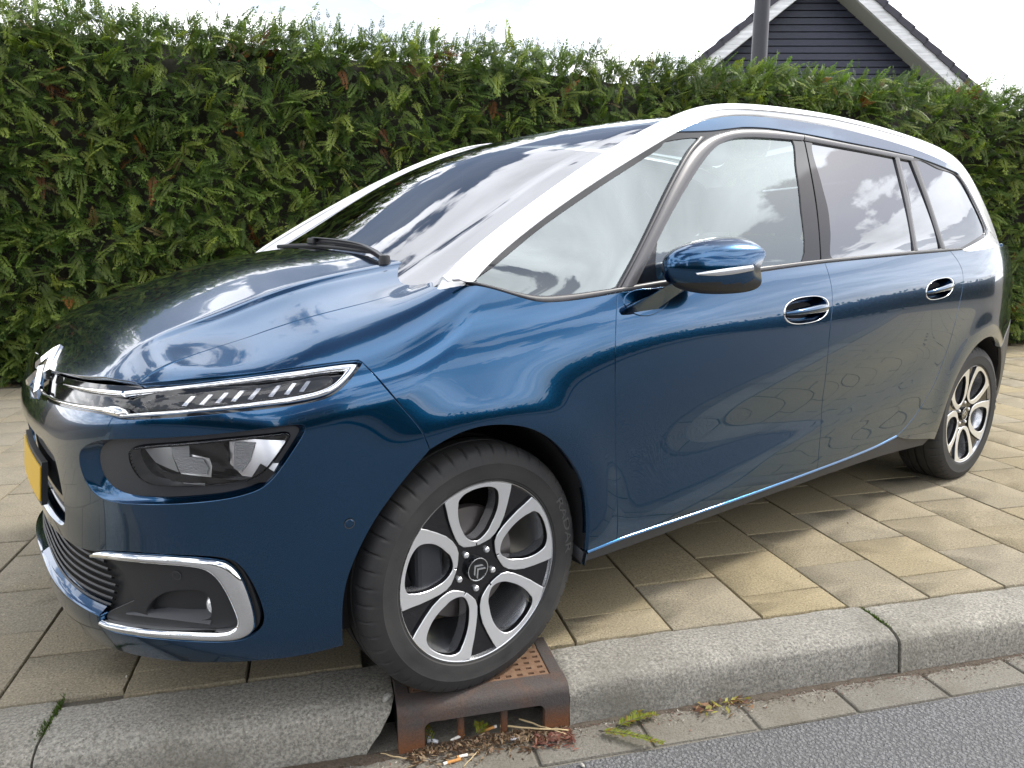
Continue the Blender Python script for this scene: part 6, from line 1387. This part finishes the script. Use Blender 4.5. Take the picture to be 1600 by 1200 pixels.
def drain():
    root = empty('storm_drain', (.342, -.70, -.13)); tag(root, 'rusty cast iron drain set in the kerb under the front wheel', 'drain')
    ox, oy, oz = .342, -.70, -.13
    x0, x1, y0, y1 = .119, .566, -.846, -.60
    def P(x, y, z): return (x-ox, y-oy, z-oz)
    # front: a rounded bar with two legs and an arched opening, one swept profile per column
    prof = lambda t: [(y0+.034, .001), (y0+.016, -.002), (y0+.005, -.010), (y0, -.024)]
    cols = np.linspace(x0, x1, 60); V, F = [], []
    def under(x):      # height of the lower rim of the front plate
        a, b, r = x0+.066, x1-.066, .020
        if x < a or x > b: return -.155
        e = min(x-a, b-x)
        return -.050-(r-math.sqrt(max(0, r*r-(r-min(e, r))**2)))
    cols = sorted(set(cols.tolist()+[x0+.0659, x0+.0661, x1-.0659, x1-.0661, x0+.069, x1-.069, x0+.074, x1-.074, x0+.08, x1-.08]))
    for x in cols:
        u = under(x); pr = [(y0+.06, .001)]+prof(0)+[(y0-.001, (u-.024)/2), (y0-.002, u+.004), (y0+.003, u), (y0+.022, u), (y0+.022, -.03)]
        V += [P(x, y, z) for y, z in pr]
    m = len(pr); F = [(i*m+j, (i+1)*m+j, (i+1)*m+j+1, i*m+j+1) for i in range(len(cols)-1) for j in range(m-1)]
    F += [tuple(range(m-1, -1, -1)), tuple((len(cols)-1)*m+j for j in range(m))]
    link('front_plate', mesh('front_plate', V, F, True, sharp=40), M['iron'], root)
    fr = MB()
    for (a, b, c_, d) in ((x0, x0+.036, y0+.06, y1), (x1-.036, x1, y0+.06, y1), (x0+.036, x1-.036, y1-.03, y1)):
        fr.box(P((a+b)/2, (c_+d)/2, -.010), (b-a, d-c_, .022))
    link('frame', bevelled('frame', fr.mesh('frame'), .003, 2), M['iron'], root)
    for x in (.281, .396):
        mb = MB(); mb.tube([P(x, y0+.026, -.045), P(x, y0+.026, -.16)], .0095, 12); mb.build('bar', M['iron'], root, sharp=40)
    # cover with square pockets cast into it
    cx0, cx1, cy0, cy1 = x0+.0375, x1-.0375, y0+.062, y1-.032
    mb = MB(); nx, ny = 12, 6; dx, dy = (cx1-cx0)/nx, (cy1-cy0)/ny; zt, zb = -.0005, -.013
    for i in range(nx):
        for j in range(ny):
            X0, X1, Y0, Y1 = cx0+i*dx, cx0+(i+1)*dx, cy0+j*dy, cy0+(j+1)*dy
            plain = (j == 1 and 3 <= i <= 8)
            if plain: mb.add([P(X0, Y0, zt), P(X1, Y0, zt), P(X1, Y1, zt), P(X0, Y1, zt)], [(0, 1, 2, 3)]); continue
            g = .0078; h = .0095
            V = [P(X0, Y0, zt), P(X1, Y0, zt), P(X1, Y1, zt), P(X0, Y1, zt), P(X0+g, Y0+g, zt), P(X1-g, Y0+g, zt), P(X1-g, Y1-g, zt), P(X0+g, Y1-g, zt), P(X0+h, Y0+h, zb), P(X1-h, Y0+h, zb), P(X1-h, Y1-h, zb), P(X0+h, Y1-h, zb)]
            mb.add(V, [(0, 1, 5, 4), (1, 2, 6, 5), (2, 3, 7, 6), (3, 0, 4, 7), (4, 5, 9, 8), (5, 6, 10, 9), (6, 7, 11, 10), (7, 4, 8, 11), (8, 9, 10, 11)])
    V = [P(cx0, cy0, zt), P(cx1, cy0, zt), P(cx1, cy1, zt), P(cx0, cy1, zt), P(cx0, cy0, -.02), P(cx1, cy0, -.02), P(cx1, cy1, -.02), P(cx0, cy1, -.02)]
    mb.add(V, [(0, 4, 5, 1), (1, 5, 6, 2), (2, 6, 7, 3), (3, 7, 4, 0)])
    cov = mb.build('cover', M['rust'], root)
    txt = text_mesh('K·7LPP', .016, .0012); o = link('cast_lettering', txt, M['iron'], cov); o.location = P(.345, cy0+dy*1.5, -.0006)
    mb = MB(); mb.box(P((x0+x1)/2, -.68, -.16), (x1-x0-.01, .29, .02)); mb.box(P((x0+x1)/2, -.61, -.09), (x1-x0-.01, .01, .14)); mb.box(P(x0+.006, -.72, -.09), (.008, .2, .13)); mb.box(P(x1-.006, -.72, -.09), (.008, .2, .13)); mb.build('sump', M['dark'], root)
drain()

# ------------------------------------------------------------------ litter in the gutter
GZ = ROADZ+.004
M['paper'] = mat('cigarette_paper', (.72, .69, .63), .8); M['cork'] = mat('cork_tip', (.50, .24, .07), .8); M['straw'] = mat('dry_stalk', (.47, .36, .20), .8); M['cap'] = mat('clear_plastic', (.62, .64, .68), .3, 0, Alpha=.75)
M['yellow'] = mat('yellow_filter', (.62, .44, .05), .7); M['pebble'] = stone_mat('pebble', (.42, .40, .36), (.3, .29, .26), (.55, .53, .48), 120, .2, .6)
def stick(name, a, b, r, m, label, cat, group=None, rr=None):
    root_p = Vector(a); mb = MB(); n = 7; rng = random.Random(hash(label) % 1000)
    pts = [Vector((0, 0, 0)).lerp(Vector(b)-root_p, i/n)+Vector((rng.uniform(-1, 1), rng.uniform(-1, 1), rng.uniform(-.5, .5)))*r*.6*(0 < i < n) for i in range(n+1)]
    mb.tube(pts, [r*(1-.35*i/n) for i in range(n+1)] if rr is None else rr, 7); o = mb.build(name, m, None, True); o.location = a; tag(o, label, cat, group); return o
def butt(a, b, frac, label, r=.0042, tip='cork'):
    a, b = Vector(a), Vector(b); root = empty('cigarette_butt', a); tag(root, label, 'cigarette butt', 'cigarette butts in the gutter'); d = b-a
    for nm, m, t0, t1, k in (('paper_end', M['paper'], 0, frac, 1.), ('filter', M[tip], frac, 1., 1.03)):
        mb = MB(); mb.tube([d*t0, d*((t0+t1)/2)+Vector((.0008, .0005, 0)), d*t1], [r*k, r*k*.93, r*k], 10); mb.build(nm, m, root, sharp=40)
butt((.222, -.909, GZ+.003), (.266, -.903, GZ+.004), .22, 'orange tipped cigarette butt lying nearest the road below the drain')
butt((.252, -.834, GZ+.008), (.288, -.822, GZ+.011), .97, 'white cigarette stub in the leaf litter by the left drain bar')
butt((.378, -.812, GZ+.013), (.342, -.818, GZ+.010), .2, 'brown tipped cigarette butt at the end of the long dry stalk')
butt((.285, -.893, GZ+.005), (.258, -.896, GZ+.005), .8, 'short pale cigarette end beside the orange tipped one')
butt((.511, -.838, GZ+.009), (.540, -.839, GZ+.009), .05, 'yellow filter lying against the right foot of the drain', .0042, 'yellow')
stick('dry_stalk', (.385, -.818, GZ+.017), (.556, -.872, GZ+.012), .0030, M['straw'], 'long straight straw coloured stalk lying across the drain litter', 'stalk')
stick('dry_stalk', (.440, -.806, GZ+.020), (.552, -.882, GZ+.006), .0026, M['straw'], 'shorter dry stalk lying under the long straw coloured one', 'stalk')
stick('dry_stalk', (.268, -.930, GZ+.002), (.322, -.880, GZ+.008), .0016, M['straw'], 'thin dry stalk leaning out towards the asphalt below the drain', 'stalk')
stick('dry_stalk', (.075, -.835, GZ+.004), (.150, -.875, GZ+.003), .0022, M['straw'], 'brown stalk by the broken end of the left kerb', 'stalk')
mb = MB(); mb.lathe([(.0, .0), (.008, .0), (.0085, .006), (.005, .007), (.005, .026), (.0042, .027), (0, .027)], 'x', 14); o = mb.build('tube_stopper', M['cap'], None, sharp=40); o.location = (.196, -.818, GZ+.010); o.rotation_euler = (.2, .1, -.45); tag(o, 'small clear plastic stopper in front of the left drain foot', 'stopper')
mb = MB(); mb.lathe([(0, 0), (.010, .001), (.016, .003), (.012, .006), (0, .007)], 'z', 9); o = mb.build('plastic_scrap', M['cap'], None, True); o.location = (.412, -.862, GZ+.006); o.scale = (1, .6, .7); tag(o, 'pale scrap of plastic on the dry leaf litter', 'scrap')
def dirt_strip():
    # wet brown silt along the foot of the kerb, ragged on the road side
    V, F = [], []; xs = np.arange(-1.7, 4.6, .012)
    for x in xs:
        w = .030+.020*mnoise.noise(Vector((x*2.1, 4, 0)))+.012*mnoise.noise(Vector((x*11, 1, 0)))+.008*mnoise.noise(Vector((x*37, 2, 0))); w = max(.006, w)
        for j, (t, h) in enumerate(((0, .008), (.4, .0075), (.8, .0045), (1, -.003))): V.append((x, -.830-w*t, GZ-.001+h*(.7+.5*mnoise.noise(Vector((x*30, j, 3))))))
    F = [(i*4+j, (i+1)*4+j, (i+1)*4+j+1, i*4+j+1) for i in range(len(xs)-1) for j in range(3)]
    o = link('gutter_silt', mesh('gutter_silt', V, F, True), M['silt']); tag(o, 'dark brown silt lying along the foot of the kerb', 'silt', kind='stuff')
M['silt'] = stone_mat('silt', (.075, .058, .042), (.04, .03, .022), (.12, .095, .07), 150, 0, 1.)
dirt_strip()
def in_heap(r):
    x = .14+.42*r.random(); return x, -.842-abs(r.normal(0, .032))*(1 if x < .45 else .8)
heap = lambda x, y: GZ+.016*max(0, 1-abs(y+.85)/.06)*max(0, 1-abs(x-.34)/.26)
tag(flakes('leaf_litter', 900, in_heap, .019, [(.16, .10, .06), (.10, .06, .035), (.26, .18, .11), (.34, .26, .17), (.07, .05, .03)], zfun=heap, seed=3, flat=.2), 'heap of dry brown leaf litter washed up against the drain', 'leaf litter')
tag(flakes('red_needles', 170, lambda r: (r.uniform(.455, .565), -.885+r.normal(0, .016)), .022, [(.17, .06, .045), (.14, .07, .05), (.22, .10, .07)], zfun=lambda x, y: GZ+.003, seed=4, flat=.3), 'patch of reddish fallen needles right of the drain', 'needles')
tag(flakes('gutter_dirt', 5200, lambda r: (r.uniform(-1.4, 3.6), -.838-abs(r.normal(0, .030))), .009, [(.10, .07, .05), (.07, .05, .035), (.16, .12, .09), (.20, .10, .08), (.38, .36, .32)], zfun=lambda x, y: GZ, seed=6), 'brown dirt and crumbs along the foot of the kerb', 'dirt')
tag(flakes('dry_leaves', 60, lambda r: (r.uniform(.93, 1.09), -.868+r.normal(0, .018)), .028, [(.30, .20, .10), (.22, .12, .06), (.16, .08, .05), (.30, .28, .06)], zfun=lambda x, y: GZ+.004, seed=12, flat=.3), 'small heap of dry leaves in the gutter between drain and kerb joint', 'leaves')
def sprig(name, loc, L, n, label, ang, seed, branches=1, rise=.35):
    """needle-leaved sprig: stem with two rows of short flat needles"""
    rng = np.random.default_rng(seed); root = empty(name, loc, ang); tag(root, label, 'sprig'); st = MB(); V, T, CC = [], [], []
    for b in range(branches):
        a = (b-(branches-1)/2)*.75; l = L*(1 if b == 0 else .72); o0 = np.array([L*.30*b, 0, .004])
        pts = []
        for i in range(9):
            t = i/8; pts.append(o0+np.array([cos(a)*l*t, sin(a)*l*t, rise*l*t*(1-t*.75)]))
        st.tube([tuple(p) for p in pts], [.0016*(1-.6*i/8) for i in range(9)], 6)
        for i in range(n):
            t = .08+.92*i/n; k = t*8; i0 = min(7, int(k)); p = pts[i0]+(pts[i0+1]-pts[i0])*(k-i0); d0 = pts[i0+1]-pts[i0]; d0 /= np.linalg.norm(d0)
            sd_ = np.cross(np.array([0, 0, 1.]), d0); sd_ /= np.linalg.norm(sd_)
            for s in (-1, 1):
                d = d0*.55+sd_*s*.8+np.array([0, 0, rng.normal(.18, .15)]); d /= np.linalg.norm(d); ln = .020*(1.1-.5*t)*rng.uniform(.8, 1.2); w = np.cross(d, np.array([0, 0, 1.])); w /= np.linalg.norm(w); w *= .0017
                q = len(V); V += [p-w, p+w, p+d*ln*.6+w, p+d*ln*.6-w, p+d*ln]; T += [(q, q+1, q+2), (q, q+2, q+3), (q+3, q+2, q+4)]; c = np.array([.20, .24, .030])*rng.uniform(.6, 1.2) if rng.random() < .75 else np.array([.24, .15, .03]); CC += [c]*5
    me = tri_mesh('needles', np.array(V), np.array(T)); at = me.color_attributes.new('tint', 'FLOAT_COLOR', 'POINT'); at.data.foreach_set('color', np.concatenate([np.array(CC), np.ones((len(CC), 1))], 1).astype(np.float32).ravel())
    o = link('needles', me, M['leaf'], root); o['kind'] = 'stuff'; st.build('stem', M['bark'], root, True)
sprig('conifer_sprig', (.635, -.885, GZ+.002), .17, 38, 'yellow green conifer sprig lying in the gutter right of the drain', .12, 3, 3, .22)
sprig('conifer_sprig', (.318, -.835, GZ+.012), .045, 11, 'small green conifer tip caught in the litter at the drain opening', .9, 4, 2)
sprig('conifer_sprig', (.205, -.833, GZ+.010), .045, 7, 'thin green sprout beside the clear plastic stopper', 1.9, 6, 1, 1.2)
def pebble(loc, s, label, seed):
    rng = random.Random(seed); bm = bmesh.new(); bmesh.ops.create_icosphere(bm, subdivisions=2, radius=1)
    for v in bm.verts: v.co *= 1+.25*mnoise.noise(v.co*1.6+Vector((seed, 0, 0)))
    me = bpy.data.meshes.new('pebble'); bm.to_mesh(me); bm.free(); me.polygons.foreach_set('use_smooth', [True]*len(me.polygons))
    o = link('pebble', me, M['pebble']); o.location = loc; o.scale = (s, s*.6, s*.45); o.rotation_euler = (0, 0, rng.uniform(0, 3)); tag(o, label, 'pebble'); return o
p_ = pebble((.098, -.795, .006), .016, 'pale stone chip lying on the broken left kerb beside the drain', 2); p_.scale = (.020, .008, .007); p_.rotation_euler.z = 1.0
pebble((.55, -1.00, GZ+.008), .008, 'white pebble on the asphalt in front of the drain', 5)
tag(flakes('road_chips', 160, lambda r: (r.uniform(-.3, 3), -1.2+r.normal(0, .25)), .006, [(.55, .54, .5), (.4, .39, .36)], zfun=lambda x, y: ROADZ+.008, seed=21), 'loose pale chippings scattered on the asphalt', 'chippings')
def moss(loc, n, spread, label, seed):
    rng = np.random.default_rng(seed); V, T, CC = [], [], []
    for i in range(n):
        p = np.array([rng.normal(0, spread[0]), rng.normal(0, spread[1]), 0]); a = rng.uniform(0, 2*pi); h = rng.uniform(.004, .012); d = np.array([cos(a)*.5, sin(a)*.5, 1])*h; w = np.array([-sin(a), cos(a), 0])*.0016
        q = len(V); V += [p-w, p+w, p+d]; T += [(q, q+1, q+2)]; CC += [np.array([.06, .10, .015])*rng.uniform(.5, 1.4)]*3
    me = tri_mesh('moss_tuft', np.array(V), np.array(T)); at = me.color_attributes.new('tint', 'FLOAT_COLOR', 'POINT'); at.data.foreach_set('color', np.concatenate([np.array(CC), np.ones((len(CC), 1))], 1).astype(np.float32).ravel())
    o = link('moss_tuft', me, M['leaf']); o.location = loc; tag(o, label, 'moss'); return o
moss((-.700, -.635, -.004), 240, (.004, .028), 'green moss tuft in the joint of the left kerb stones, back edge', 1)
moss((-.708, -.715, -.004), 90, (.006, .02), 'sparse moss in the left kerb joint near the nose of the stone', 2)
moss((1.597, -.735, -.006), 160, (.004, .03), 'faint moss in the joint of the right kerb stones', 3)
